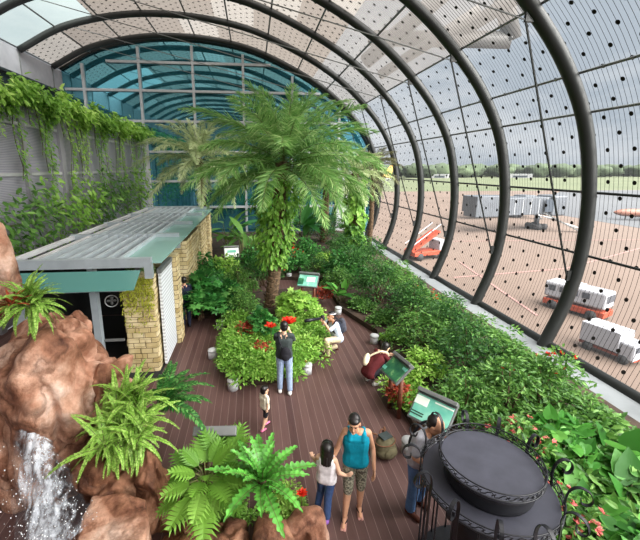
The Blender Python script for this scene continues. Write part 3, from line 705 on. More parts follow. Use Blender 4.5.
for k, (x, y, z, r, lab) in enumerate(((-.95, 3.95, .1, (.32,.3,.3), 'small brown rock at the bottom edge left of the philodendron stems'), (-.45, 3.92, .08, (.34,.28,.26), 'small brown rock at the bottom edge under the philodendron'),
        (.12, 3.85, .05, (.34,.26,.24), 'low brown rock at the bottom edge under the big wavy fern'), (.62, 3.95, .08, (.3,.26,.25), 'pinkish rock right of the big wavy fern, near the girl'))):
    boulder(lab, (x, y, z), r, 30+k, M['rock_brown' if k < 3 else 'rock_pink'], k*.7, 4, 12, .12)
boulder('dark brown rock basin under the foot of the waterfall', (-2.25, 3.75, -.02), (.95, .62, .34), 41, M['rock_brown'], .1, 5, 10, .12)
# water
ctl = [[gy(p[0], p[1], p[2]) for p in row] for row in (((18,428,4.42),(40,430,4.36),(60,446,4.34)), ((14,462,4.22),(40,462,4.12),(72,470,4.14)), ((14,500,4.05),(46,500,3.95),(86,494,3.95)), ((20,548,3.75),(55,545,3.65),(98,515,3.72)))]
nu, nv = 40, 60; V = []; Fc = []
arrs = [spline([tuple(q) for q in row], 20) for row in ctl]
for a in range(nu+1):
    col = spline([arrs[r][a] for r in range(4)], 20)
    for b_ in range(nv+1):
        p = Vector(col[b_]); p.y -= .05+.09*noise.noise(Vector((p.x*7, p.z*2.2, 1)))+.05*noise.noise(Vector((p.x*18, p.z*6, 4))); V.append(tuple(p))
for a in range(nu):
    for b_ in range(nv): i = a*(nv+1)+b_; Fc.append((i, i+1, i+nv+2, i+nv+1))
w = MB(); w.add(V, Fc); w = w.build('waterfall', M['water'], None, True); uvl = w.data.uv_layers.new(name='UVMap')
for lp in w.data.loops: uvl.data[lp.index].uv = ((lp.vertex_index//(nv+1))/nu, (lp.vertex_index % (nv+1))/nv)
tag(w, 'foaming white cascade between the big rock and the pale slab', 'waterfall', kind='stuff')
d = MB(); r = random.Random(4)
for _ in range(260):
    a, b_ = r.randrange(nu+1), int((nv+1)*math.sqrt(r.random())*.999); p = V[a*(nv+1)+b_]; q_ = r.uniform(.002, .007)
    d.ell((p[0]+r.gauss(0, .06), p[1]-abs(r.gauss(0, .08)), p[2]+abs(r.gauss(0, .07))), (q_, q_, q_*1.4), None, 6, 4)
tag(d.build('water_splash', plain('droplet', (232,238,246), .15), None, True), 'splashing white droplets over the cascade', 'water', kind='stuff')

# ------------------------------------------------------------------ round wrought-iron stand at lower right
KC = (2.52, 3.22); k_ = thing('iron_display_stand', 'round two-tier black iron stand with scrolled rails at lower right', 'stand', (*KC, 0), .2)
ZT, ZL, RT, RL = 1.66, 1.40, .50, .68
MB().lathe([(.01, ZT-.05), (RT*.97, ZT-.05), (RT, ZT-.03), (RT, ZT-.008), (RT*.98, ZT), (.01, ZT)], 56).build('upper_disc', M['black_disc'], k_)
MB().lathe([(.01, ZL-.05), (RL*.98, ZL-.05), (RL, ZL-.03), (RL, ZL-.008), (RL*.985, ZL), (.01, ZL)], 56).build('lower_disc', M['black_disc'], k_)
MB().lathe([(RT*.86, ZL), (RT*.9, ZL+.05), (RT*.9, ZT-.12), (RT*.94, ZT-.05)], 48).build('drum', M['black_iron'], k_, True)
def ring(r, z, th, name): return MB().tube([(r*math.cos(a), r*math.sin(a), z) for a in np.linspace(0, 2*PI, 64, endpoint=False)], th, 6, closed=True).build(name, M['black_iron'], k_, True)
for r_, z in ((RT+.015, ZT-.0), (RT+.015, ZT+.085), (RL+.02, ZL), (RL+.02, ZL+.085)): ring(r_, z, .008, 'rail')
def scrolls(R, z, n):
    mb = MB()
    for k in range(n):
        a0 = 2*PI*k/n; da = 2*PI/n
        pts = []
        for t_ in np.linspace(-1, 1, 22):         # S-scroll in the rail's surface
            s_ = abs(t_); ang = (1-s_)*0+s_*4.2; rad = .034*(1-.55*s_)
            cxs = math.copysign(.036, t_) if t_ else 0
            u = (t_*.9*.03*2 if s_ < .3 else cxs*1.1+math.copysign(1, t_)*rad*math.sin(ang-1.2)*.8); v = (t_*.03*2 if s_ < .3 else math.copysign(1, t_)*rad*math.cos(ang-1.2)*.9)
            a = a0+u/R; pts.append((R*math.cos(a), R*math.sin(a), z+.043+v*.9))
        mb.tube(pts, .0055, 5)
    return mb.build('scrollwork', M['black_iron'], k_)
scrolls(RT+.015, ZT, 26); scrolls(RL+.02, ZL, 38)
for k in range(13):
    a = 2*PI*(k+.35)/13; R0 = RL+.03; pts = []
    prof = [(0, -.62), (.0, -.3), (0, 0), (-.01, .14), (.02, .25), (.09, .30), (.17, .27), (.2, .19), (.17, .13), (.115, .13), (.105, .18)]
    for u, v in spline(prof, 4): pts.append(((R0+u)*math.cos(a), (R0+u)*math.sin(a), ZL+v))
    P = [Vector(p) for p in pts]; mb = MB(); tg = Vector((-math.sin(a), math.cos(a), 0))*.018
    V = []; Fc = []
    for i, p in enumerate(P):
        t = (P[min(i+1, len(P)-1)]-P[max(i-1, 0)]).normalized(); n = t.cross(tg).normalized()*.004
        V += [p+tg+n, p-tg+n, p-tg-n, p+tg-n]
    for i in range(len(P)-1):
        for j in range(4): Fc.append((i*4+j, i*4+(j+1) % 4, i*4+4+(j+1) % 4, i*4+4+j))
    Fc += [(3,2,1,0), tuple(len(V)-4+j for j in range(4))]
    mb.add([tuple(v) for v in V], Fc); mb.build('scroll_bracket', M['black_iron'], k_)
for k in range(18):
    a = 2*PI*k/18; MB().tube([((RL-.04)*math.cos(a), (RL-.04)*math.sin(a), .04), ((RL-.04)*math.cos(a), (RL-.04)*math.sin(a), ZL-.04)], .011, 6).build('bar', M['black_iron'], k_)
MB().lathe([(.01, 0), (RL-.02, 0), (RL-.02, .05), (.01, .05)], 40).build('base', M['black_iron'], k_)
MB().lathe([(.3, .05), (.3, ZL-.05)], 24).build('core', M['black_iron'], k_, True)

# ------------------------------------------------------------------ sign boards and bollard lights
M['sign_green'] = mix2('sign_green', (30,92,70), (64,132,86), 5, .5, .4, .12, 4, (120,170,110)); M['sign_teal'] = mix2('sign_teal', (92,178,158), (142,206,184), 3, .5, .4, .15, 3, (180,222,200))
M['print_white'] = plain('print_white', (226,236,226), .5, 0, .03); M['print_ink'] = plain('print_ink', (40,70,58), .6)
def sign(label, loc, rz, face, w=.78, h=.52, zc=.98, tilt=42, posts=True, items=()):
    t = thing('information_sign', label, 'sign', loc, rz)
    Rm = Euler((math.radians(-(90-tilt))+PI/2, 0, 0)).to_matrix()    # panel local x = width, y = up the slope, z = normal
    def put(o): o.location = (0, 0, zc); o.rotation_euler = (math.radians(tilt), 0, 0); return o
    put(bevobj('frame', (0, 0, -.03), (w, h, .05), M['mid_metal'], t, .008)); fc_ = put(bevobj('face', (0, 0, 0), (w-.06, h-.06, .012), face, t, .002))
    put(bevobj('back_ledge', (0, h/2+.03, .0), (w, .07, .14), M['mid_metal'], t, .012))
    for (x, y, a, b_, mt) in items: bevobj('printed_panel', (x, y, .008), (a, b_, .006), M[mt], fc_, .001)
    for s in ((-1, 1) if posts else ()): MB().tube([(s*w*.3, .05, 0), (s*w*.3, .05, zc-.05)], .045, 10).build('post', M['wood_post'], t, True)
    return t
it = [(-.2, .1, .22, .14, 'print_white'), (-.2, -.1, .22, .02, 'print_ink'), (-.2, -.14, .22, .02, 'print_ink'), (.15, .16, .3, .025, 'print_white')]
sign('green butterfly information sign beside the crouching person in maroon', (2.68, 6.3, 0), math.radians(-78), M['sign_green'], w=.56, h=.42, items=[(.2, .12, .12, .06, 'sign_teal'), (-.22, -.1, .1, .07, 'sign_teal')])
sign('pale teal information sign behind the man by the iron stand', (2.78, 4.98, 0), math.radians(-52), M['sign_teal'], w=.66, h=.46, items=it)
sign('small teal information sign behind the big palm, beyond the photographer', (1.85, 12.2, 0), math.radians(-22), M['sign_teal'], w=.72, h=.5, items=[(.1, .05, .3, .2, 'print_white'), (-.25, -.05, .2, .25, 'sign_green')])
sign('pale sign board among the far plants near the shelter corner', (-1.02, 16.9, 0), math.radians(8), M['print_white'], w=.7, h=.5, tilt=55, items=[(0, .05, .4, .12, 'sign_teal')])
sign('grey-backed sign seen from behind, above the front ferns', (-.62, 5.0, 0), math.radians(176), M['sign_green'], w=.64, h=.4, zc=.82, tilt=50)
b0 = thing('bollard_light', 'x', 'light', (0, 0, 0), 0, 'white bollard lights along the deck')
MB().lathe([(.115, 0), (.115, .17), (.1, .19), (.1, .2)], 20).build('body', M['white_plastic'], b0, True); MB().lathe([(.01, .2), (.122, .2), (.126, .215), (.118, .245), (.06, .262), (.01, .265)], 20).build('cap', M['pale_grey'], b0, True)
BL = [((233, 389), 'white bollard light at the front edge of the island bed, left of the jeans'), ((213, 358), 'white bollard light on the left edge of the island bed, second from the front'), ((220, 328), 'white bollard light where the left deck meets the back planting'),
      ((307, 373), 'white bollard light right of the person photographing from behind'), ((374, 343), 'white bollard light at the right bed above the crouching person in maroon'), ((338, 314), 'white bollard light behind the kneeling photographer'),
      ((408, 452), 'white bollard light behind the man at the iron stand'), ((289, 279), 'small far bollard light behind the big palm')]
for i, (p, lab) in enumerate(BL):
    w_ = gz(*p)
    if i == 0: b0.location = w_; b0['label'] = lab
    else: dup(b0, w_, i*.3, 1., lab)
# ------------------------------------------------------------------ people
STAND = dict(pelvis=(0,0,.90), waist=(0,0,1.04), chest=(0,0,1.22), neck=(0,.012,1.37), head=(0,-.012,1.52),
    sl=(.165,.01,1.335), el=(.205,.03,1.08), wl=(.215,-.03,.86), sr=(-.165,.01,1.335), er=(-.205,.03,1.08), wr=(-.215,-.03,.86),
    hl=(.085,0,.88), kl=(.09,-.015,.48), al=(.09,.02,.08), hr=(-.085,0,.88), kr=(-.09,-.015,.48), ar=(-.09,.02,.08))
def V3(a): return Vector(a)
def basis(fwd, up):
    f = V3(fwd).normalized(); u = V3(up); u = (u-f*u.dot(f)).normalized(); s = u.cross(-f)   # x = person's left, -y = forward
    return Matrix((s.normalized(), -f, u)).transposed()
def hand(mb, w, d, inward, s=1., curl=.5):
    """palm, four bent fingers of unequal length and a thumb leaving the side of the palm"""
    d = V3(d).normalized(); n = V3(inward); n = (n-d*n.dot(d)).normalized(); side = d.cross(n)
    for q in (-.022, 0, .022): mb.cap(w+side*q*s, w+d*.075*s+side*q*1.15*s, .013*s, .012*s, 8)
    for i, (o, Lf) in enumerate(((-.033, .066), (-.011, .076), (.011, .071), (.031, .056))):
        a = w+d*.078*s+side*o*s; b = a+(d*math.cos(curl*.6)+n*math.sin(curl*.6))*Lf*.55*s; c = b+(d*math.cos(curl*1.7)+n*math.sin(curl*1.7))*Lf*.5*s
        mb.cap(a, b, .0092*s, .0085*s, 8); mb.cap(b, c, .0085*s, .007*s, 8)
    a = w+d*.022*s-side*.026*s; b = a+(d*.6-side*.75+n*.3).normalized()*.038*s; c = b+(d*.9-side*.25+n*.35).normalized()*.03*s
    mb.cap(a, b, .0115*s, .01*s, 8); mb.cap(b, c, .01*s, .008*s, 8)
def person(label, loc, rz, S, pose={}, look=(0,-1,0), up=(0,0,1), headk=1., skin_='skin', shirt=None, sleeve=.55, low=None, leg=1.9, shoe=None, hairlen=0, hair='short',
           build=1., curl=.5, strap=None, neckdrop=.0):
    J = {k: V3(v) for k, v in {**STAND, **pose}.items()}
    J = {k: v*S for k, v in J.items()}
    root = thing('person', label, 'person', loc, rz)
    B = build*S; HS = S*headk; b = MB(); HB = basis(look, up)
    def hp(x, y, z): return J['head']+HB@Vector((x, y, z))*HS
    # torso
    sx = (J['sl']-J['sr']).normalized(); hx = (J['hl']-J['hr']).normalized()
    for q in (-.055, .055):
        b.cap(J['pelvis']+hx*q*B, J['waist']+hx*q*.85*B, .105*B, .092*B); b.cap(J['waist']+sx*q*.85*B, J['chest']+sx*q*1.25*B, .092*B, .1*B)
        b.cap(J['chest']+sx*q*1.25*B, J['neck'].lerp(J['chest'], .28)+sx*q*1.1*B, .1*B, .072*B)
    b.cap(J['sl']-sx*.015*S, J['sr']+sx*.015*S, .058*B, .058*B)
    b.cap(J['neck']-(J['head']-J['neck'])*.3, J['head']-HB@Vector((0, -.01, .03))*HS, .052*S, .05*S)
    # head: skull, jaw, nose, ears, brow
    b.ell(hp(0, .012, .028), (.077*HS, .094*HS, .094*HS), HB, 20, 14); b.ell(hp(0, -.022, -.035), (.06*HS, .066*HS, .082*HS), HB, 18, 12)
    b.cap(hp(0, -.09, .012), hp(0, -.108, -.026), .009*HS, .0145*HS, 10); b.cap(hp(-.038, -.072, .03), hp(.038, -.072, .03), .013*HS, .013*HS, 8)
    b.ell(hp(0, -.07, -.098), (.026*HS, .02*HS, .018*HS), HB, 10, 8)
    for s in (-1, 1): b.ell(hp(.08*s, .012, -.005), (.012*HS, .022*HS, .033*HS), HB, 10, 8)
    # arms, hands
    for s, k in ((1, 'l'), (-1, 'r')):
        sh_, e, w = J['s'+k], J['e'+k], J['w'+k]
        b.cap(sh_, e, .046*B, .037*B); b.cap(e, e.lerp(w, .35), .038*B, .037*B); b.cap(e.lerp(w, .35), w, .037*B, .025*B)
        d = pose.get('hd'+k, None); d = V3(d) if d else (w-e).normalized()
        hand(b, w+d*.012*S, d, V3(pose.get('hn'+k, (-s, -.2, 0))), S*.98, curl)
        h, kn, an = J['h'+k], J['k'+k], J['a'+k]
        b.cap(h, kn, .083*B, .056*B); b.cap(kn, kn.lerp(an, .35), .054*B, .054*B); b.cap(kn.lerp(an, .35), an, .054*B, .034*B)
        t = V3(pose.get('t'+k, (0.02*s, -1, 0))); t = t.normalized()
        b.cap(an+Vector((0, 0, -.04))*S-t*.03*S, an+t*.14*S+Vector((0, 0, -.055))*S, .035*S, .027*S, 10)
    body = fuse(b, 'body', M[skin_], root, .0058*max(S, .8), 2)
    # face details
    f = MB()
    for s in (-1, 1): f.ell(hp(.031*s, -.081, .012), (.0125*HS, .008*HS, .0065*HS), HB, 10, 6)
    f.build('eyes', M['eye'], root, True); f = MB()
    for s in (-1, 1): f.cap(hp(.016*s, -.092, .036), hp(.05*s, -.079, .036), .0045*HS, .003*HS, 6)
    f.build('eyebrows', M['hair'], root, True); MB().ell(hp(0, -.084, -.062), (.023*HS, .009*HS, .0075*HS), HB, 10, 6).build('lips', M['lip'], root, True)
    # hair
    h = MB(); h.ell(hp(0, .034, .05), (.086*HS, .092*HS, .085*HS), HB, 20, 14); h.ell(hp(0, .05, .0), (.085*HS, .07*HS, .085*HS), HB, 18, 12)
    if hair == 'thin': h = MB(); h.ell(hp(0, .04, .036), (.084*HS, .086*HS, .08*HS), HB, 18, 12); h.ell(hp(0, .05, .0), (.083*HS, .06*HS, .075*HS), HB, 18, 12)
    if hair in ('bob', 'long'):
        Ld = hairlen
        for q in np.linspace(-1, 1, 9):
            a = q*1.9; h.cap(hp(.074*math.sin(a), .012+.07*math.cos(a)*.9, .05), hp(.07*math.sin(a), .03+.072*math.cos(a), -Ld), .026*HS, .022*HS, 8)
    if hair == 'bun': h.ell(hp(0, -.018, .075), (.076*HS, .066*HS, .05*HS), HB, 16, 10); h.ell(hp(0, .125, .03), (.045*HS, .04*HS, .045*HS), HB, 12, 8)
    if hair == 'short': h.ell(hp(0, -.03, .078), (.072*HS, .058*HS, .045*HS), HB, 16, 10)
    if hair == 'long': h.ell(hp(0, -.028, .07), (.085*HS, .07*HS, .06*HS), HB, 16, 10)
    fuse(h, 'hair', M['hair'], root, .007*S, 3)
    # clothes
    if shirt:
        c = MB(); k = 1.13
        c.cap(J['pelvis']-hx*.07*B+(J['waist']-J['pelvis'])*.0, J['pelvis']+hx*.07*B, .108*B*k, .108*B*k)
        for q in (-.06, 0, .06):
            c.cap(J['pelvis']+hx*q*B+(J['waist']-J['pelvis'])*.1, J['waist']+hx*q*.9*B, .11*B*k, .1*B*k); c.cap(J['waist']+sx*q*.9*B, J['chest']+sx*q*1.25*B, .1*B*k, .103*B*k)
            if sleeve > 0: c.cap(J['chest']+sx*q*1.25*B, J['neck'].lerp(J['chest'], .42+neckdrop)+sx*q*1.2*B, .103*B*k, .07*B*k)
        if sleeve > 0:
            c.cap(J['sl']-sx*.03*S, J['sr']+sx*.03*S, .062*B*1.06, .062*B*1.06)
            for k2 in 'lr':
                sh_, e, w = J['s'+k2], J['e'+k2], J['w'+k2]; c.cap(sh_, sh_.lerp(e, min(1, sleeve)), .056*B, .053*B)
                if sleeve > 1: c.cap(e, e.lerp(w, sleeve-1), .05*B, .042*B)
        else:
            for s, k2 in ((1, 'l'), (-1, 'r')): 
                q = J['s'+k2]-sx*s*.055*S+Vector((0, .005, .034))*S
                for yy in (-.078, .078):
                    e_ = J['chest']+sx*s*.088*B+Vector((0, yy, .06))*B; md = (q+e_)*.5+Vector((0, math.copysign(.026, yy), .02))*B
                    c.cap(q, md, .03*B, .034*B, 10); c.cap(md, e_, .034*B, .04*B, 10)
            c.cap(J['chest']-sx*.07*B+Vector((0, 0, .035))*S, J['chest']+sx*.07*B+Vector((0, 0, .035))*S, .1*B*k, .1*B*k)
        fuse(c, 'shirt', M[shirt], root, .0075*S, 3)
    if low:
        c = MB()
        for q in (-.05, .05): c.cap(J['pelvis']+hx*q*B, J['waist'].lerp(J['pelvis'], .45)+hx*q*B, .114*B, .104*B)
        for k2 in 'lr':
            h_, kn, an = J['h'+k2], J['k'+k2], J['a'+k2]
            c.cap(h_, h_.lerp(kn, min(1, leg)), .1*B, (.1-.028*min(1, leg))*B)
            if leg > 1: c.cap(kn, kn.lerp(an, leg-1), .073*B, .06*B)
        fuse(c, 'trousers' if leg > 1.5 else 'shorts', M[low], root, .008*S, 3)
    if shoe:
        for k2 in 'lr':
            an = J['a'+k2]; t = V3(pose.get('t'+k2, (0.02*(1 if k2 == 'l' else -1), -1, 0))).normalized(); c = MB()
            sd_ = t.cross(Vector((0, 0, 1))).normalized() if abs(t.z) < .9 else Vector((1, 0, 0))
            if shoe == 'flip':
                for q in (-.018, .018): c.cap(an-t*.05*S+sd_*q*S+Vector((0,0,-.073))*S, an+t*.16*S+sd_*q*1.2*S+Vector((0,0,-.078))*S, .02*S, .022*S, 10)
                sd2 = fuse(c, 'sandal', M['flip'], root, .006, 2); st = MB(); a0 = an+t*.13*S+Vector((0, 0, -.04))*S
                for q in (-.036, .036): st.tube([a0, an+t*.06*S+sd_*q*S+Vector((0, 0, -.03))*S, an+sd_*q*1.1*S+Vector((0, 0, -.06))*S], .007*S, 6)
                st.build('sandal_strap', M['black_cloth'], sd2)
            else:
                c.cap(an+Vector((0,0,-.02))*S-t*.02*S, an+Vector((0,0,-.045))*S-t*.035*S, .044*S, .046*S, 12); c.cap(an-t*.03*S+Vector((0,0,-.045))*S, an+t*.15*S+Vector((0,0,-.052))*S, .045*S, .036*S, 12)
                fuse(c, 'shoe', M[shoe], root, .007*S, 3)
    root['_'] = 0; del root['_']
    return root, J, hp
def strap_part(root, name, pts, w, mat, th=.008):
    mb = MB(); mb.tube([tuple(p) for p in spline([tuple(q) for q in pts], 5)], [w]*(5*(len(pts)-1)+1), 8); return mb.build(name, mat, root, True)

# mother: teal tank top, camouflage shorts, facing the camera and looking down to the girl
def rx(v): return v
pm, Jm, hpm = person('woman in a teal tank top and camouflage shorts holding the small girl by the hand', (1.34, 4.26, 0), math.radians(-10), .965,
    dict(head=(-.05,-.06,1.52), neck=(-.02,-.0,1.37), chest=(-.01,-.0,1.22), wr=(-.42,-.10,.78), er=(-.27,-.0,1.05), wl=(.25,-.10,.84), el=(.235,.02,1.08), kr=(-.1,-.08,.48), ar=(-.14,-.16,.08), tr=(-.2,-1,0), kl=(.09,.0,.47), al=(.09,.03,.08), hdr=(-.5,-.1,-.85), hnr=(0,-1,0), hdl=(.02,-.25,-1)),
    look=(-.18,-1,-.22), shirt='teal_cloth', sleeve=0, low='camo', leg=1.12, shoe='flip', hair='bun', skin_='skin', neckdrop=.06, build=1.02)
# small girl with long black hair, back to the camera, reaching to the plant
pg, Jg, hpg = person('small girl with long black hair in a white camisole, jeans and purple clogs', (.93, 4.24, 0), math.radians(158), .70,
    dict(wl=(.36,-.34,.98), el=(.25,-.16,1.10), hdl=(.5,-1,.2), hnl=(0,0,-1), wr=(-.38,.02,1.06), er=(-.26,.06,1.12), hdr=(-.8,0,.5), hnr=(0,-1,0), kl=(.12,-.12,.48), al=(.17,-.02,.14), kr=(-.05,.05,.48), ar=(-.06,.14,.08)),
    look=(.1,-1,-.12), headk=1.36, shirt='white_cloth', sleeve=0, low='denim', leg=1.9, shoe='purple_foam', hair='long', hairlen=.17, skin_='skin_pale', build=1.12)
# toddler walking away on the open deck
pc, Jc, hpc = person('toddler in a cream top and dark shorts walking alone on the deck', (.14, 6.12, 0), math.radians(128), .52,
    dict(kl=(.09,-.16,.5), al=(.1,-.14,.1), kr=(-.09,.06,.47), ar=(-.1,.2,.1), wl=(.24,-.16,.96), wr=(-.22,.06,.92)), look=(-.15,-1,-.1), headk=1.45, shirt='cream_cloth', sleeve=.7, low='black_cloth', leg=.75, shoe='pink_foam', hair='short', skin_='skin_pale', build=1.1)
# person in a dark tee photographing the flowers
pd, Jd, hpd = person('person in a dark tee and pale jeans photographing the island bed, back to the camera', (.60, 7.25, 0), math.radians(170), 1.0,
    dict(el=(.2,-.16,1.16), wl=(.1,-.32,1.30), er=(-.2,-.16,1.16), wr=(-.08,-.34,1.30), hdl=(-.5,-.4,.6), hdr=(.5,-.4,.6), hnl=(-.3,-.3,0), hnr=(.3,-.3,0), ar=(-.13,.08,.08), kr=(-.11,.0,.48)),
    look=(.1,-1,-.25), shirt='dark_tee', sleeve=.85, low='pale_denim', leg=1.93, shoe='white_shoe', hair='short', skin_='skin_pale', build=1.0)
strap_part(pd, 'bag_strap', [(.13,.02,1.42),(.06,-.14,1.30),(-.08,-.14,1.12),(-.16,.0,1.0),(-.04,.16,1.0),(.08,.14,1.25),(.13,.02,1.42)], .014, M['black_cloth'])
bg = MB(); bg.ell((-.05,.19,1.0), (.12,.07,.16), None, 16, 10); bg.ell((-.05,.23,.95), (.09,.05,.09), None, 14, 8); o = fuse(bg, 'shoulder_bag', M['black_cloth'], pd, .009, 3); o['label'] = 'black shoulder bag'
def camera_prop(label, loc, rz, lens=.1, s=1., pitch=0.):
    t = thing('photo_camera', label, 'camera', loc, rz); t.rotation_euler = (pitch, 0, rz); t.scale = (s,)*3
    cb_ = bevobj('camera_body', (0, 0, 0), (.13, .06, .085), M['rubber'], t, .012); bevobj('viewfinder_hump', (0, 0, .055), (.05, .05, .035), M['rubber'], cb_, .01)
    MB().tube([(0, -.03, 0), (0, -.03-lens*.5, 0), (0, -.03-lens*.52, 0), (0, -.03-lens, 0)], [.032, .032, .038, .04], 18).build('lens', M['black_iron'], t, True); return t
def wpos(root, loc, rz, v): return Vector(loc)+Matrix.Rotation(rz, 3, 'Z')@Vector(v)
w_ = wpos(pd, (.60, 7.25, 0), math.radians(170), (0., -.36, 1.37)); camera_prop('compact dark camera held up by the person in the dark tee', w_, math.radians(170), .06, .9)
# kneeling photographer with backpack, long lens pointing left
KL, KR = (2.08, 8.85, 0), math.radians(-68)
pk, Jk, hpk = person('kneeling photographer in a pale blue shirt with a dark backpack and long lens', KL, KR, 1.0,
    dict(pelvis=(0,.08,.42), waist=(0,.03,.56), chest=(0,-.05,.76), neck=(0,-.09,.92), head=(0,-.14,1.07), sl=(.17,-.07,.88), sr=(-.17,-.07,.88),
         el=(.18,-.30,.78), wl=(.06,-.40,.98), er=(-.19,-.27,.80), wr=(-.08,-.30,1.0), hdl=(-.4,-.6,.6), hdr=(.5,-.5,.6), hnl=(-.6,0,.3), hnr=(.6,0,.3),
         hl=(.09,.06,.42), kl=(.14,-.36,.50), al=(.14,-.30,.08), hr=(-.09,.06,.40), kr=(-.13,-.30,.10), ar=(-.12,.13,.10), tr=(0,.5,-.8)),
    look=(0,-1,.08), shirt='pale_blue', sleeve=.9, low='khaki', leg=1.95, shoe='brown_leather', hair='short', skin_='skin', build=1.02)
fs = MB(); fs.ell((0,.2,.74), (.15,.1,.22), None, 16, 12); fs.ell((0,.27,.66), (.11,.06,.12), None, 14, 10); o = fuse(fs, 'backpack', M['pack_grey'], pk, .01, 3); o['label'] = 'dark grey backpack'
for s in (-1, 1): strap_part(pk, 'backpack_strap', [(s*.1,.14,.9),(s*.12,-.04,.99),(s*.12,-.17,.84),(s*.13,-.12,.66),(s*.12,.1,.58)], .02, M['black_cloth'])
strap_part(pk, 'headband', [hpk(.085*math.sin(a), .02-.1*math.cos(a), .075) for a in np.linspace(0, 2*PI, 13)], .011, M['white_cloth'])
w_ = wpos(pk, KL, KR, (-.01, -.40, 1.06)); camera_prop('camera with a long black lens held by the kneeling photographer', w_, KR, .42, 1.15, -.06)
# squatting person in maroon
ML, MR = (2.62, 7.38, 0), math.radians(112)
pq, Jq, hpq = person('person in a maroon top squatting by the green sign, cream bag across the back', ML, MR, .98,
    dict(pelvis=(0,.12,.30), waist=(0,.06,.43), chest=(0,-.14,.60), neck=(0,-.27,.72), head=(0,-.37,.80), sl=(.17,-.23,.68), sr=(-.17,-.23,.68),
         el=(.22,-.40,.50), wl=(.12,-.56,.52), er=(-.22,-.40,.50), wr=(-.12,-.56,.52), hl=(.09,.10,.30), kl=(.15,-.27,.48), al=(.12,.0,.08), hr=(-.09,.10,.30), kr=(-.15,-.27,.48), ar=(-.12,.0,.08)),
    look=(.1,-1,-.55), up=(0,-.3,1), shirt='maroon', sleeve=1.4, low='black_cloth', leg=1.7, shoe='white_shoe', hair='short', skin_='skin_pale', build=1.04)
fs = MB(); fs.ell((.06,.14,.60), (.07,.07,.15), Euler((.7, .5, 0)).to_matrix(), 14, 10); o = fuse(fs, 'sling_bag', M['cream_bag'], pq, .009, 3); o['label'] = 'cream sling bag'
strap_part(pq, 'bag_strap', [(.06,.12,.64),(-.02,-.02,.74),(-.11,-.16,.80),(-.15,-.30,.72),(-.1,-.33,.55)], .02, M['cream_bag'])
# man at the iron stand
NL, NR = (2.24, 4.2, 0), math.radians(28)
pn, Jn, hpn = person('man in a grey tee and jeans with a camera strap leaning towards the iron stand', NL, NR, 1.0,
    dict(waist=(0,-.02,1.04), chest=(0,-.07,1.21), neck=(0,-.12,1.36), head=(.0,-.19,1.49), sl=(.18,-.09,1.32), sr=(-.18,-.09,1.32), el=(.22,-.16,1.08), wl=(.08,-.36,1.02), er=(-.26,-.10,1.07), wr=(-.12,-.34,.98), hdl=(-.5,-.7,0), hdr=(.5,-.7,0), hnl=(-.2,0,-1), hnr=(.2,0,-1),
         al=(.12,.05,.08), ar=(-.13,.0,.08)),
    look=(.25,-1,-.55), shirt='grey_cloth', sleeve=.8, low='mid_denim', leg=1.94, shoe='brown_leather', hair='thin', skin_='skin', build=1.18, headk=1.12)
strap_part(pn, 'camera_strap', [V3(v)*1.0 for v in ((.1,-.02,1.42),(.02,-.24,1.30),(-.12,-.24,1.12),(-.2,-.1,.98),(-.1,.12,1.08),(.04,.06,1.34),(.1,-.02,1.42))], .018, M['black_cloth'])
o = bevobj('belt_pouch', (-.12, -.2, .76), (.17, .08, .2), M['tan_leather'], pn, .02); o['label'] = 'tan leather belt pouch'
w_ = wpos(pn, NL, NR, (-.02, -.42, 1.0)); camera_prop('black camera in the hands of the man at the iron stand', w_, NR, .1, 1.1, .3)
# half-hidden figure by the stone piers
pf, Jf, hpf = person('person in dark blue half hidden beside the stone piers of the shelter', (-2.12, 10.95, 0), math.radians(200), .98, dict(wl=(.2,-.22,1.15), el=(.24,-.05,1.1)), shirt='navy', sleeve=.6, low='navy', leg=1.9, shoe='black_cloth', hair='short')
# backpack on the deck
p = gz(384, 457); t = thing('backpack', 'olive backpack lying on the deck behind the woman in teal', 'bag', (p.x+.02, p.y+.05, 0), .4)
fs = MB(); fs.ell((0, 0, .19), (.2, .15, .19), None, 18, 12); fs.ell((0, -.03, .12), (.21, .17, .12), None, 18, 12); fuse(fs, 'body', M['olive_bag'], t, .011, 3)
fs = MB(); fs.ell((0, -.15, .14), (.14, .06, .1), None, 14, 10); o = fuse(fs, 'front_pocket', M['olive_bag'], t, .009, 3)
bevobj('top_panel', (0, .0, .375), (.2, .16, .02), M['dark_tee'], t, .008)
for s in (-1, 1): strap_part(t, 'shoulder_strap', [(s*.09,.1,.36),(s*.16,.2,.34),(s*.19,.25,.16),(s*.17,.16,.03)], .016, M['strap_brown'])
strap_part(t, 'carry_handle', [(-.06,.08,.37),(-.03,.09,.43),(.03,.09,.43),(.06,.08,.37)], .01, M['strap_brown'])
strap_part(t, 'piping', [(.19*math.cos(a), .145*math.sin(a), .29) for a in np.linspace(0, 2*PI, 15)], .008, M['strap_brown'])
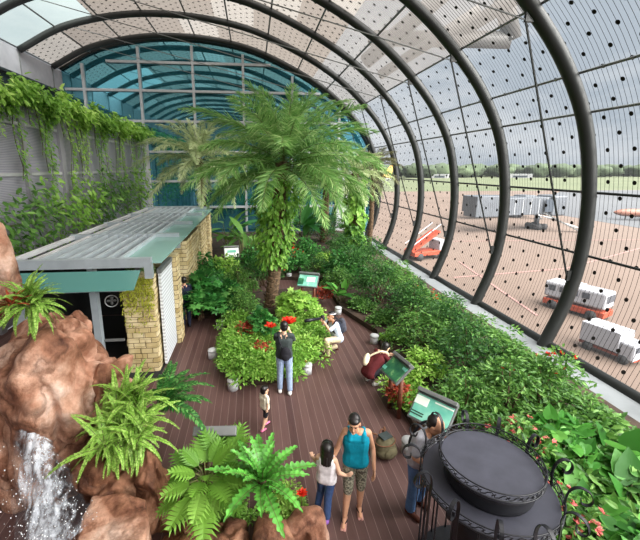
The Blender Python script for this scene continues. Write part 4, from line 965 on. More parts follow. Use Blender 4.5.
# ------------------------------------------------------------------ plants
def unit(n, r=rng):
    v = r.normal(size=(n, 3)); return v/np.linalg.norm(v, axis=1, keepdims=True)
T_OVAL = ([(0,0,0),(.3,.2,.05),(.3,-.2,.05),(.7,.19,.02),(.7,-.19,.02),(1,0,-.12),(.3,0,.0),(.7,0,-.03)], [(0,6,1),(0,2,6),(6,7,3,1),(2,4,7,6),(7,5,3),(4,5,7)])
T_DIAM = ([(0,0,0),(.42,.21,.05),(1,0,-.06),(.42,-.21,.05)], [(0,3,2),(0,2,1)])
T_NEED = ([(0,0,0),(.35,.5,0),(1,0,-.1),(.35,-.5,0)], [(0,3,2),(0,2,1)])
def lobed(nl=5, depth=.45):
    """palmate leaf with lobes"""
    V = [(.35, 0, 0)]; k = nl*2+2
    for i in range(k+1):
        a = -PI*.86+2*PI*.86*i/k; r_ = .62 if i % 2 == 1 else .62*(1-depth); V.append((.35+r_*math.cos(a), r_*math.sin(a), -.12*r_*r_))
    return V, [(0, i, i+1) for i in range(1, k+1)]
T_MAPLE = lobed(5, .45)
def heart():
    pts = [(0,0),(-.1,.16),(-.06,.32),(.12,.4),(.4,.36),(.7,.2),(1,0)]; V = [(0,0,0),(.3,0,-.03),(.65,0,-.04),(1,0,-.15)]; V = []
    for x, y in pts: V.append((x, y, .1*y-.12*max(0, x-.4)**2))
    for x, y in pts[1:-1][::-1]: V.append((x, -y, .1*y-.12*max(0, x-.4)**2))
    V.append((.35, 0, -.05)); c = len(V)-1; n = c
    return V, [(c, (i+1) % n, i) for i in range(n)]
T_HEART = heart()
def paddle():
    V = []; Fc = []; xs = np.linspace(0, 1, 9)
    for x in xs:
        w = .17*math.sin(PI*min(1, x*.93+.05))**.7; z = -.35*x*x
        V += [(x, w, z+.045), (x, 0, z), (x, -w, z+.045)]
    for i in range(8):
        for j in range(2): a = i*3+j; Fc.append((a, a+1, a+4, a+3))
    return V, Fc
T_PADDLE = paddle()
def shrub_mesh(name, rx, ry, h, clumps, per, size, tmpl, mat, seed, z0=.15, spread=.34, flat=.5, stems=7, flowers=None, fsize=.09, clump_r=.3, stemr=.014):
    """leaf clumps carried by stems inside an uneven crown"""
    r = np.random.default_rng(seed); mb = MB(); st = MB(); fls = []; cs = []
    for i in range(clumps):
        a = r.uniform(0, 2*PI); q = math.sqrt(r.uniform(0, 1)); zf = r.uniform(0, 1)
        x, y = rx*q*math.cos(a)*(1-.45*zf), ry*q*math.sin(a)*(1-.45*zf)
        top = h*(1-.55*q*q); z = z0+(top-z0)*(.25+.75*zf); cs.append((x, y, z))
    for (x, y, z) in cs:
        cr = clump_r*r.uniform(.7, 1.25); u = unit(per, r); u[:, 2] = np.abs(u[:, 2])*.9-.25
        P = np.array([x, y, z])+u*cr*r.uniform(.45, 1., (per, 1)); D = u*np.array([1, 1, .35])+r.normal(0, .35, (per, 3)); D[:, 2] -= .1
        U = np.array([0, 0, 1.])+r.normal(0, flat, (per, 3)); P[:, 2] = np.maximum(P[:, 2], .03)
        s_ = size*r.uniform(.65, 1.25, per); mb.leaves(tmpl, P, D, U, s_)
        if flowers and r.uniform() < flowers:
            nf = r.integers(1, 4)
            for _ in range(nf):
                c = np.array([x, y, z])+unit(1, r)[0]*cr*.9*np.array([1, 1, .5])+np.array([0, 0, cr*.35]); n = 9
                fls.append((tuple(c), fsize*r.uniform(.8, 1.2)))
    for i in range(stems):
        x, y, z = cs[i % len(cs)]; b = (r.uniform(-.12, .12)*rx, r.uniform(-.12, .12)*ry, 0); mid = ((b[0]+x)*.42, (b[1]+y)*.42, z*.55)
        st.tube(spline([b, mid, (x, y, z)], 4), list(np.linspace(stemr*1.5, stemr*.5, 9)), 6)
    return mb.mesh(name+'_foliage', mat), st.mesh(name+'_stem', M['bark'], True), ((flowers_mat[name], fls) if fls else None)
flowers_mat = dict(redbush='flower_red', pinkbush='flower_pink', airy_b='flower_red')
def add_plant(name, label, cat, loc, meshes, s=1., rz=None, group=None):
    t = thing(name, label, cat, loc, rnd.uniform(0, 6.28) if rz is None else rz, group); t.scale = (s,)*3 if isinstance(s, (int, float)) else s
    link('foliage', meshes[0], t)
    if meshes[1] is not None: link('stem', meshes[1], t)
    if len(meshes) > 2 and meshes[2] is not None:
        for c, q in meshes[2][1]:
            o = link('flower', FLM[meshes[2][0]], t); o.location = c; o.scale = (q,)*3; o.rotation_euler = (c[0]*3, c[1]*3, c[2]*9)
    return t
K = {}
FLM = {}
for k_ in ('flower_red', 'flower_pink'):
    D_ = unit(9); D_[:, 2] = np.abs(D_[:, 2]); FLM[k_] = MB().leaves(T_OVAL, np.zeros((9, 3)), D_+np.array([0, 0, .25]), unit(9), np.ones(9)).mesh('flower', M[k_])
for i in range(3): K['ground%d' % i] = shrub_mesh('ground', .62, .55, .36, 28, 56, .095, T_OVAL, M['leaf_bright' if i < 2 else 'leaf_lime'], 40+i, .05, clump_r=.2, stems=5)
for i in range(2): K['groundmid%d' % i] = shrub_mesh('groundmid', .6, .6, .5, 24, 40, .13, T_OVAL, M['leaf_mid'], 50+i, .05, clump_r=.22, stems=5)
for i in range(3): K['airy%d' % i] = shrub_mesh('airy', .95, .95, 1.55, 42, 46, .12, T_DIAM, M['leaf_mid'], 60+i, .25, clump_r=.3, stems=12)
for i in range(2): K['dark%d' % i] = shrub_mesh('dark', 1.0, 1.0, 1.7, 44, 56, .11, T_DIAM, M['leaf_dark'], 70+i, .25, clump_r=.32, stems=12)
for i in range(2): K['berry%d' % i] = shrub_mesh('airy_b', .95, .95, 1.5, 42, 44, .125, T_DIAM, M['leaf_mid'], 80+i, .25, clump_r=.3, stems=12, flowers=.22, fsize=.05)
K['maple'] = shrub_mesh('maple', .85, .75, 1.2, 26, 16, .26, T_MAPLE, M['leaf_lime'], 90, .3, clump_r=.3, stems=9, flat=.3)
K['lime'] = shrub_mesh('lime', .8, .8, 1.2, 32, 34, .14, T_OVAL, M['leaf_lime'], 91, .2, clump_r=.28, stems=9)
K['broadbush'] = shrub_mesh('broadbush', .9, .9, 1.5, 26, 16, .30, T_MAPLE, M['leaf_blue'], 92, .25, clump_r=.32, stems=10, flat=.3)
K['midbush'] = shrub_mesh('midbush', .95, .95, 1.6, 34, 30, .2, T_OVAL, M['leaf_blue'], 93, .2, clump_r=.32, stems=10)
K['heartbush'] = shrub_mesh('heartbush', .85, .85, 1.3, 28, 6, .25, T_HEART, M['leaf_broad'], 94, .25, clump_r=.32, stems=9, flat=.5)
K['redbush'] = shrub_mesh('redbush', .8, .8, 1.25, 30, 34, .14, T_OVAL, M['leaf_dark'], 95, .2, clump_r=.28, stems=9, flowers=.75, fsize=.11)
K['pinkbush'] = shrub_mesh('pinkbush', .8, .8, 1.15, 34, 30, .12, T_OVAL, M['leaf_mid'], 96, .2, clump_r=.26, stems=9, flowers=1., fsize=.08)
K['purple'] = shrub_mesh('purple', .55, .55, .8, 20, 22, .13, T_OVAL, M['leaf_purple'], 97, .15, clump_r=.24, stems=6)
K['croton'] = shrub_mesh('croton', .5, .5, .6, 18, 18, .14, T_OVAL, M['leaf_red'], 98, .12, clump_r=.22, stems=6)
def paddle_mesh(n, Lf, h, mat, seed, tmpl=T_PADDLE):
    r = np.random.default_rng(seed); mb = MB(); st = MB()
    for i in range(n):
        a = r.uniform(0, 2*PI); t = r.uniform(.25, 1.0); b = np.array([math.cos(a), math.sin(a), 0])*r.uniform(.0, .25); tip = b+np.array([math.cos(a)*.35*t, math.sin(a)*.35*t, h*r.uniform(.4, 1)])
        st.tube([b, (b+tip)/2+np.array([0, 0, .05]), tip], [.018, .014, .009], 6); mb.leaves(tmpl, [tip], [(math.cos(a)*t, math.sin(a)*t, 1.1-t)], [(-math.cos(a)*(1.1-t), -math.sin(a)*(1.1-t), t)], [Lf*r.uniform(.7, 1.15)])
    return mb.mesh('paddle', mat, True), st.mesh('stem', M['stem'], True)
K['heliconia'] = paddle_mesh(16, .95, 1.2, M['leaf_mid'], 5); K['banana'] = paddle_mesh(10, 1.5, 1.4, M['leaf_blue'], 6); K['alocasia'] = paddle_mesh(13, .55, .8, M['leaf_broad'], 7, T_HEART); K['alocasia1'] = paddle_mesh(11, .62, .95, M['leaf_broad'], 8, T_HEART)

# ---- fronds
def frond_mesh(name, Lr, droop, n, leaflet, width, mats, seed, el=0., vee=.5, prof=None, ang=60, ragged=.1, rach=.012, kink=.25, hang=0.):
    """an arching midrib along +X with paired leaflets"""
    r = np.random.default_rng(seed); ts = np.linspace(0, 1, 16)
    pts = np.array([(Lr*(t-.18*droop*t**3), 0, Lr*(math.sin(el)*t-droop*.62*t**2.1)) for t in ts]); mb = MB()
    mb.tube([tuple(p) for p in pts], list(np.linspace(rach, rach*.25, 16)), 5, 1)
    tt = np.linspace(.1, .995, n); P = np.stack([np.interp(tt, ts, pts[:, k]) for k in range(3)], 1); Tg = np.gradient(P, axis=0); Tg /= np.linalg.norm(Tg, axis=1, keepdims=True)
    Sd = np.array([0, 1., 0]); Nm = np.cross(Tg, Sd)
    ln = leaflet*(np.array([prof(t) for t in tt]) if prof else np.sin(PI*np.clip(tt*.86+.13, 0, 1))**.6)
    a = math.radians(ang)-tt*math.radians(ang*.45)
    for s in (-1, 1):
        D = Tg*np.cos(a)[:, None]+s*Sd*np.sin(a)[:, None]+Nm*(vee*r.uniform(.3, 1.4, (n, 1))*np.where(r.uniform(size=(n, 1)) < kink, -1, 1))+np.array([0, 0, -hang]); D += r.normal(0, ragged, (n, 3))
        mb.leaves(T_NEED, P, D, np.cross(D, np.cross(Nm, D))+r.normal(0, .2, (n, 3)), ln*r.uniform(.85, 1.1, n), width*np.ones(n))
    return mb.mesh(name, mats)
def palm(label, base, top, Lr, nf, mats, seed, trunk_r=.17, leaflet=.55, width=.034, pairs=64, vars_=6, elev=(84, -30), droopk=1., bark='bark'):
    r = random.Random(seed); b = Vector(base); t_ = Vector(top); root = thing('palm_tree', label, 'palm tree', b)
    d = t_-b; mb = MB(); k = 26
    for i in range(k):           # stacked leaf-base rings
        p0 = d*(i/k)+Vector((.05*math.sin(i*.2), 0, 0)); p1 = d*((i+1)/k)+Vector((.05*math.sin(i*.2+.2), 0, 0)); mb.tube([p0, p0.lerp(p1, .85), p1], [trunk_r*1.0, trunk_r*1.1, trunk_r*.96], 14)
    mb.build('trunk', M[bark], root)
    bt = MB(); rr = np.random.default_rng(seed)
    for i in range(230):
        a = i*2.399963; z = .04+.95*i/230; p = d*z; P = np.array([p.x+math.cos(a)*trunk_r, p.y+math.sin(a)*trunk_r, p.z]); bt.leaves(T_DIAM, [P], [(math.cos(a)*.5, math.sin(a)*.5, 1)], [(math.cos(a), math.sin(a), -.3)], [.16], [.2])
    bt.build('leaf_base', M['bark'], root)
    ms = [frond_mesh('frond', Lr*r.uniform(.88, 1.08), droopk*r.uniform(.55, .95), pairs, leaflet*r.uniform(.9, 1.1), width, mats, seed*10+q, el=.25, vee=.35, hang=.22) for q in range(vars_)]
    for i in range(nf):
        f = i/(nf-1); el = math.radians(elev[0]+(elev[1]-elev[0])*f**.85+r.uniform(-6, 6)); o = link('frond', ms[i % vars_], root)
        o.location = d+Vector((0, 0, .12-.35*f)); az = i*2.399963+r.uniform(-.2, .2); o.rotation_mode = 'XYZ'; o.rotation_euler = (r.uniform(-.25, .25), -el+.2, az)
        k_ = .72+.32*min(1, f*2.2); o.scale = (k_, k_, k_)
    return root
GP = [M['leaf_palm'], M['stem']]; GG = [M['leaf_palm_grey'], M['stem']]; GD = [M['leaf_palm_dry'], M['stem']]
palm('big feathery palm rising from the island bed in the middle of the hall', (.5, 11.9, .15), (1.0, 11.9, 5.0), 3.5, 58, GP, 3, .2, .6, .034, 92, 7, (86, -8), .8)
p = gy(205, 238, 20.6); palm('palm with a slim vine-wrapped trunk behind the shelter roof, left of the big palm', (p.x, 20.6, .1), (p.x-.05, 20.6, 5.3), 3.5, 40, GG, 5, .16, .55, .042, 70, 4, (84, -20), .85)
p = gy(323, 250, 23.); palm('palm with a bare brown trunk behind the big palm, near the back glass', (p.x, 23., .1), (p.x+.2, 23., 4.9), 2.7, 26, GG, 6, .2, .48, .036, 54, 4)
p = gy(353, 250, 19.); palm('palm with a vine-covered trunk right of the big palm, beside the right ribs', (p.x, 19., .1), (p.x+.0, 19., 4.55), 2.4, 28, GG, 7, .16, .45, .034, 54, 4)
p = gy(374, 250, 20.); palm('dark brownish palm at far right, its crown touching the glass ribs', (p.x, 21., .1), (p.x+.1, 21., 5.0), 1.75, 24, GD, 8, .13, .5, .03, 54, 4, elev=(70, -25))

# ---- climbing vines
def trunk_vine(label, base, h0, h1, R0, R1, n, size, mat, seed, lean=0., tmpl=T_OVAL):
    r = np.random.default_rng(seed); t = thing('climbing_vine', label, 'vine', base); z = r.uniform(h0, h1, n); f = (z-h0)/(h1-h0); R = (R0+(R1-R0)*f)*r.uniform(.6, 1.08, n)*(1+.18*np.sin(z*5.3+seed)); a = r.uniform(0, 2*PI, n)
    P = np.stack([R*np.cos(a)+lean*z, R*np.sin(a), z], 1); D = np.stack([np.cos(a)*.7, np.sin(a)*.7, -.9*np.ones(n)], 1)+r.normal(0, .4, (n, 3)); U = np.stack([np.cos(a), np.sin(a), .7*np.ones(n)], 1)+r.normal(0, .3, (n, 3))
    MB().leaves(tmpl, P, D, U, size*r.uniform(.6, 1.3, n)).build('foliage', mat, t); st = MB()
    for k in range(5): a0 = r.uniform(0, 6.28); st.tube([((R0*.35)*math.cos(a0+q*1.3)+lean*(h0+(h1-h0)*q), R0*.35*math.sin(a0+q*1.3), max(.0, h0+(h1-h0)*q)) for q in np.linspace(0, 1, 12)], .014, 5)
    st.build('stem', M['stem'], t); return t
trunk_vine('bright leafy vine wrapped thickly around the big palm trunk', (.42, 11.9, .15), 1.55, 4.3, .46, .8, 1600, .2, M['leaf_bright'], 1, .1)
p = gy(205, 238, 20.6); trunk_vine('vine on the slim palm trunk behind the shelter', (p.x, 20.6, .1), .3, 3.6, .28, .3, 380, .2, M['leaf_bright'], 2)
p = gy(353, 250, 19.); trunk_vine('broad-leaved vine on the palm trunk nearest the right ribs', (p.x, 19., .1), .2, 4.1, .5, .5, 620, .32, M['leaf_bright'], 3, 0, T_HEART)
p = gy(300, 240, 24); trunk_vine('thin hanging vine curtain left of the bare palm trunk', (p.x, 24., .1), 1.2, 5.0, .18, .35, 340, .18, M['leaf_palm'], 4)
def wall_vine(label, y0, y1, z0, z1, n, size, mat, seed, strands=6, smin=3.5, x=-7.35, depth=.55):
    r = np.random.default_rng(seed); t = thing('climbing_vine', label, 'vine', (x, (y0+y1)/2, 0)); hy = (y1-y0)/2
    y = r.uniform(-hy, hy, n); z = r.normal((z0+z1)/2, (z1-z0)*.28, n); z += .22*np.sin(y*2.3+seed)+.12*np.sin(y*5.1); dx = np.abs(r.normal(0, depth*.5, n))*np.clip(1.3-np.abs(z-(z0+z1)/2)/(z1-z0), .3, 1.2)
    P = np.stack([dx, y, z], 1); D = np.stack([.6+0*z, r.normal(0, .6, n), -.5+r.normal(0, .5, n)], 1); U = np.stack([.6+0*z, 0*z, .8+0*z], 1)+r.normal(0, .4, (n, 3))
    mb = MB().leaves(T_OVAL, P, D, U, size*r.uniform(.6, 1.3, n)); st = MB()
    for k in range(strands):
        yy = r.uniform(-hy, hy); zb = r.uniform(smin, z0); zs = np.arange(zb, z0+.2, .07); m_ = len(zs)*2; zz = np.repeat(zs, 2)+r.normal(0, .04, m_); ph = r.uniform(0, 6)
        yo = yy+.15*np.sin(zz*2+ph); P = np.stack([.1+np.abs(r.normal(0, .06, m_)), yo+r.normal(0, .09, m_), zz], 1); D = np.stack([.4+0*zz, r.normal(0, .8, m_), -.5+0*zz], 1); U = np.stack([1+0*zz, 0*zz, .5+0*zz], 1)+r.normal(0, .3, (m_, 3))
        mb.leaves(T_OVAL, P, D, U, size*.7*r.uniform(.6, 1.2, m_)); st.tube([(.08, yy+.15*math.sin(q*2+ph), q) for q in np.linspace(zb, z0+.3, 10)], .012, 5)
    st.tube([(.05, -hy, (z0+z1)/2-.2), (.05, 0, (z0+z1)/2), (.05, hy, (z0+z1)/2-.1)], .03, 6)
    mb.build('foliage', mat, t); st.build('stem', M['stem'], t); return t
vl = ['nearest stretch of vine spilling over the left wall top, cut by the left edge', 'second stretch of vine along the left wall top with long hanging strands', 'third stretch of vine along the left wall top', 'fourth stretch of vine along the left wall top, thinner', 'fifth stretch of vine along the left wall top', 'farthest stretch of vine on the left wall top by the back glass']
ys = [8.5, 12.3, 15.3, 18.3, 21.3, 24.4, 27.6]
for i in range(6): wall_vine(vl[i], ys[i], ys[i+1], 6.65, 7.4, 1000 if i < 3 else 800, .23, M['leaf_lime' if i % 2 == 0 else 'leaf_bright'], 20+i, 9 if i < 4 else 7, 3.4)
ll = ['low vine climbing the left wall behind the shelter, nearest the left edge', 'low vine climbing the left wall behind the middle of the shelter roof', 'low vine climbing the left wall behind the far half of the shelter roof', 'low vine on the left wall next to the back glass']
ys = [9.6, 13.5, 17.5, 21.5, 26.5]
for i in range(4): wall_vine(ll[i], ys[i], ys[i+1], 2.2 if i < 1 else 2.4, 4.0+.25*i, 560, .24, M['leaf_bright' if i % 2 else 'leaf_mid'], 30+i, 5, 1.2, -7.35, .9)
# ---- ferns
def fern(label, loc, Lr, nf, mat, seed, leaflet=.09, width=.028, pairs=26, elev=(80, -20), droop=.9, az=(0, 2*PI), parts=False, name='fern', sc_=1., spread=.05):
    r = random.Random(seed); t = thing(name, label, 'fern', loc); ms = [frond_mesh('frond', Lr*r.uniform(.75, 1.1), droop*r.uniform(.6, 1.2), pairs, leaflet, width, [mat, M['stem']], seed*7+q, el=.15, vee=.05, ang=72, ragged=.06, rach=.006, kink=.5, prof=lambda u: min(1, u*6)*(1-u**2.2)**.8+.06) for q in range(6)]
    for i in range(nf):
        f = i/(nf-1); o = link('frond', ms[i % 6], t); e = math.radians(elev[0]+(elev[1]-elev[0])*f+r.uniform(-9, 9)); o.rotation_euler = (r.uniform(-.5, .5), -e, az[0]+(az[1]-az[0])*((i*.618034) % 1.)); k = r.uniform(.75, 1.1); o.scale = (k,)*3
        o.location = (r.gauss(0, spread), r.gauss(0, spread), 0)
    return t
p = gy(122, 428, 4.5); fern('drooping bright sword fern spilling over the brown ledge rock', (p.x, p.y, p.z-.05), .62, 170, M['leaf_lime'], 3, .055, .04, 32, (85, -65), 1.0, spread=.13)
p = gy(128, 400, 4.75); fern('upper tuft of sword fern behind the drooping one, against the big rock', (p.x, p.y, p.z-.05), .6, 80, M['leaf_lime'], 4, .055, .04, 30, (85, -20), .9, spread=.1)
p = gy(28, 303, 4.9); fern('sword fern on top of the big rock at the left edge', (p.x, p.y, p.z-.02), .52, 80, M['leaf_lime'], 5, .055, .036, 34, (80, -30), .85)
p = gy(162, 398, 5.3); fern('feathery fern with long stalks between the rock and the deck', (p.x, p.y, p.z-.1), .95, 26, M['leaf_blue'], 6, .15, .036, 32, (75, 0), .9, (-.9, 2.0))
def bromeliad(label, loc, n, Lf, mat, seed):
    t = thing('bromeliad', label, 'bromeliad', loc); r = np.random.default_rng(seed); mb = MB()
    for i in range(n):
        a = i*2.4; e = 1.3-1.2*i/n; mb.leaves(T_PADDLE, [(0, 0, 0)], [(math.cos(a)*math.cos(e), math.sin(a)*math.cos(e), math.sin(e))], [(-math.cos(a)*math.sin(e), -math.sin(a)*math.sin(e), math.cos(e))], [Lf], [Lf*.4])
    mb.build('foliage', mat, t, True); MB().tube([(0, 0, -.05), (0, 0, .06)], .025, 6).build('stem', M['stem'], t); return t
p = gy(12, 306, 4.7); bromeliad('small red bromeliad beside the fern on the big rock', p, 18, .24, M['leaf_red'], 3)
# wavy fern and philodendron at the bottom
def pinnate_big(label, loc, nf, Lr, seed, name='bird_nest_fern'):
    """long strap fronds with deeply waved edges"""
    r = random.Random(seed); t = thing(name, label, 'fern', loc)
    def strap(Lf, W, droop, el, sd):
        rr = random.Random(sd); V = []; Fc = []; k = 66
        for i in range(k+1):
            u = i/k; x = Lf*(u-.12*droop*u**3); z = Lf*(math.sin(el)*u-droop*.55*u*u); env = W*math.sin(PI*min(1, .1+u*.9))**.65
            wv = .46+.54*abs(math.sin(u*34+sd)); zz = .1*W*math.sin(u*34+sd)
            V += [(x+.05*Lf*wv*.5, env*wv, z+.25*env+zz), (x, 0, z), (x+.05*Lf*wv*.5, -env*wv, z+.25*env-zz)]
        for i in range(k):
            for j in range(2): a = i*3+j; Fc.append((a, a+1, a+4, a+3))
        mb = MB().add(V, Fc); mb.tube([(V[i*3+1][0], 0, V[i*3+1][2]) for i in range(0, k+1, 6)], list(np.linspace(.009, .003, 12)), 5, 1); return mb.mesh('frond', [M['leaf_broad2'], M['stem']], True)
    ms = [strap(Lr*r.uniform(.85, 1.1), .085, r.uniform(.5, 1.1), .1, q) for q in range(5)]
    for i in range(nf):
        f = i/(nf-1); o = link('frond', ms[i % 5], t); o.rotation_euler = (r.uniform(-.3, .3), -math.radians(82-66*f+r.uniform(-6, 6)), i*2.399963); k = .75+.35*f; o.scale = (k,)*3
    MB().tube([(0, 0, -.25), (0, 0, .08)], .06, 10).build('stem', M['bark'], t); return t
M['leaf_broad2'] = plain('leaf_broad2', (84,152,58), .35, 0, .3, 7, .4)
p = gy(262, 478, 4.05); pinnate_big('big wavy-edged fern in the bottom middle, its fronds spreading like a star', (p.x, p.y, p.z-.1), 24, .78, 3)
def lobed_leaf():
    V = [(0,0,0)]; Fc = []; k = 9
    spine = [(x, 0, -.16*x*x) for x in np.linspace(0, 1, k)]
    V = list(spine)
    for s in (-1, 1):
        for i in range(k-1):
            u = i/(k-1); b0 = spine[i]; b1 = spine[i+1]; ln = .5*math.sin(PI*min(1, .2+u*.78)); tip = ((b0[0]+b1[0])/2+.22, s*ln, -.16*u*u-.14*ln); m_ = ((b0[0]+b1[0])/2+.07, s*ln*.6, -.16*u*u)
            n = len(V); V += [(m_[0]-.055, m_[1], m_[2]+.02), (m_[0]+.055, m_[1], m_[2]+.02), tip]
            Fc += [(i, i+1, n+1, n), (n, n+1, n+2)] if s > 0 else [(i, n, n+1, i+1), (n, n+2, n+1)]
    return V, Fc
T_LOBED = lobed_leaf()
def philodendron(label, loc, n, Lf, R, h, seed, mat):
    r = np.random.default_rng(seed); t = thing('philodendron', label, 'philodendron', loc); mb = MB(); st = MB()
    for i in range(n):
        a = i*2.4+r.uniform(-.3, .3); f = i/n; d = np.array([math.cos(a), math.sin(a), 0]); tip = d*R*(.25+.75*f)+np.array([0, 0, h*(1-.6*f)]); st.tube([(0, 0, -.1), tuple(tip*.55+np.array([0, 0, .12])), tuple(tip)], [.014, .011, .008], 6)
        mb.leaves(T_LOBED, [tip], [d*(.5+.5*f)+np.array([0, 0, .55-.9*f])], [np.array([0, 0, 1.])-d*.3], [Lf*r.uniform(.8, 1.15)])
    mb.build('foliage', mat, t); st.build('stem', M['stem'], t); return t
p = gy(206, 478, 4.25); philodendron('split-leaf philodendron in the bottom left foreground below the grey sign', (p.x, p.y, p.z-.25), 26, .36, .38, .42, 4, M['leaf_bright'])
p = gy(226, 462, 4.5); philodendron('second split-leaf philodendron tucked behind the wavy fern', (p.x, p.y, p.z-.3), 18, .36, .36, .40, 9, M['leaf_bright'])
p = gy(222, 492, 4.0)
for k, (px, py, lab) in enumerate(((185, 500, 'low leafy filler plant at the left of the philodendron'), (232, 505, 'low leafy filler plant between the philodendron and the wavy fern'), (285, 500, 'low leafy filler plant under the right side of the wavy fern'))):
    p = gz(px, py, .12); add_plant('groundcover', lab, 'plant', (p.x, p.y, .02), K['ground%d' % (k % 3)], .6)
def flower(label, loc, s, mat='flower_red', n=9, stem=True):
    r = np.random.default_rng(int(abs(loc[0]*100))+5); t = thing('flower', label, 'flower', loc); mb = MB()
    a = np.linspace(0, 2*PI, n, endpoint=False); D = np.stack([np.cos(a), np.sin(a), .45+0*a], 1); mb.leaves(T_HEART, np.zeros((n, 3)), D, np.array([0, 0, 1.])+0*D, s*r.uniform(.8, 1.1, n)); D2 = D*np.array([.5, .5, 1.6]); mb.leaves(T_OVAL, np.zeros((n, 3)), D2, np.array([0, 0, 1.])+r.normal(0, .4, (n, 3)), s*.7)
    mb.build('petals', M[mat], t); MB().tube([(0, 0, 0), (.0, .02, -.3)], .008, 6).build('stem', M['stem'], t); return t
flower('red flower at the right edge of the wavy fern, beside the girl', gy(302, 494, 4.15), .09); 
flower('large red flower behind the head of the person in the dark tee', gy(289, 323, 8.55), .26, n=11); flower('red flower left of the head of the person in the dark tee', gy(271, 327, 8.7), .2)
# mossy plant on the stone pier
mm_ = shrub_mesh('moss', .34, .3, .3, 16, 40, .06, T_OVAL, M['leaf_palm'], 120, .02, clump_r=.12, stems=4, stemr=.006)
add_plant('pier_plant', 'mossy little plant growing on top of the front stone pier', 'plant', (-2.66, 8.55, 2.4), mm_, 1., 0)
mm2 = MB(); r = np.random.default_rng(8); n = 900; z = 2.42-np.abs(r.normal(0, .42, n)); P = np.stack([r.uniform(-.36, .36, n), -.30-.02*r.uniform(0, 1, n), z-2.4], 1); mm2.leaves(T_OVAL, P, np.stack([r.normal(0, .5, n), -.5+0*z, -.6+0*z], 1), np.stack([0*z, -1+0*z, .4+0*z], 1)+r.normal(0, .3, (n, 3)), .06)
t = thing('moss_patch', 'yellow-green moss hanging down the face of the front stone pier', 'moss', (-2.66, 8.6, 2.4)); mm2.build('foliage', M['leaf_moss'] if 'leaf_moss' in M else leafmat('leaf_moss', (128,136,36), (166,170,50), (190,190,80)), t)

# ---- bedding plants
G = 'groundcover around the island bed'
isl = [(-.45,8.2),(-.15,7.95),(.2,7.88),(.62,7.95),(1.05,8.05),(1.3,8.6),(-.5,8.9),(-.25,8.6),(.1,8.45),(.7,8.65),(1.45,9.3),(-.45,9.8),(-.5,9.4),(.15,9.25),(.8,9.5),(1.6,10.1),(-.55,10.7),(1.1,10.2)]
names_ = ['left front corner', 'front edge left of the front bollard', 'front edge centre', 'front edge beside the jeans', 'front edge right', 'right front corner', 'left edge', 'second row left', 'second row centre', 'second row right', 'right edge by the kneeling photographer', 'left edge beside the second bollard', 'third row left', 'third row centre', 'third row right', 'right edge behind the photographer lens', 'left edge near the far bollard', 'middle right']
for i, ((x, y), nm) in enumerate(zip(isl, names_)):
    add_plant('groundcover', 'low bright green groundcover clump, %s of the island bed' % nm, 'plant', (x, y, .16), K['ground%d' % (i % 3)], rnd.uniform(.9, 1.1), None, G)
def P_(name, lab, cat, px, py, z, key, s=1., group=None, Y=None):
    p = gz(px, py, z) if Y is None else gy(px, py, Y); return add_plant(name, lab, cat, (p.x, p.y, .12), K[key], s, None, group)
P_('shrub', 'light green maple-leaved bush in front of the big palm trunk', 'shrub', 297, 300, .8, 'maple', .85)
P_('shrub', 'lime bush right of the big palm base, left of the photographer', 'shrub', 315, 318, .5, 'lime', .62)
P_('shrub', 'broad-leaved plant just below the big palm base', 'shrub', 262, 330, .4, 'broadbush', .6)
P_('shrub', 'feathery bush left of the big palm trunk', 'shrub', 240, 305, .6, 'airy0', .75)
P_('shrub', 'small reddish croton between the groundcover and the palm', 'shrub', 246, 336, .3, 'croton', .9)
P_('shrub', 'reddish croton low beside the front bollard of the island', 'shrub', 296, 366, .15, 'croton', .55)
P_('shrub', 'big glossy bush against the stone piers, at the deck end', 'shrub', 200, 305, .6, 'broadbush', 1.0)
P_('shrub', 'glossy bush behind the deck end, left of the feathery bush', 'shrub', 222, 292, .6, 'midbush', .85)
P_('shrub', 'tall glossy bush beside the shelter eave', 'shrub', 200, 275, .8, 'midbush', 1.05)
P_('shrub', 'bush between the shelter corner and the pale sign board', 'shrub', 222, 268, .9, 'lime', 1.1)
P_('shrub', 'bush right of the pale sign board', 'shrub', 248, 262, .8, 'midbush', 1.0)
P_('shrub', 'dark bush behind the big palm, left of the small teal sign', 'shrub', 262, 275, .6, 'dark0', .8)
P_('shrub', 'mid-green bush on the soil left of the big palm trunk', 'shrub', 238, 288, .5, 'airy1', .8)
P_('shrub', 'broad-leaved bush between the glossy bushes and the palm trunk', 'shrub', 228, 304, .4, 'broadbush', .7)
P_('shrub', 'low bush filling the ground behind the big palm trunk', 'shrub', 296, 264, .5, 'midbush', .75)
P_('shrub', 'mid-green bush right of the small teal sign', 'shrub', 338, 284, .4, 'airy2', .7)
P_('shrub', 'second bush with red flowers, left of the small teal sign', 'shrub', 280, 268, .4, 'redbush', .7)
P_('shrub', 'small croton low at the front left of the island bed', 'shrub', 246, 372, .15, 'croton', .5)
P_('shrub', 'small croton in the middle of the island groundcover', 'shrub', 262, 345, .45, 'croton', .75)
P_('heliconia', 'paddle-leaved heliconia by the back glass, left of the big palm', 'plant', 228, 232, 1.2, 'heliconia', 1.3)
P_('heliconia', 'paddle-leaved heliconia behind the pale sign board', 'plant', 246, 240, 1.2, 'heliconia', 1.15)
P_('banana_plant', 'tall broad-leaved banana plant by the back glass behind the big palm', 'plant', 268, 225, 1.4, 'banana', 1.2)
P_('banana_plant', 'banana plant between the bare palm trunk and the big palm', 'plant', 302, 228, 1.3, 'banana', 1.1)
P_('shrub', 'dark green bush with red flowers behind the big palm', 'shrub', 285, 250, .9, 'redbush', 1.15)
P_('shrub', 'bush left of the bare brown palm trunk', 'shrub', 310, 250, .8, 'midbush', .9)
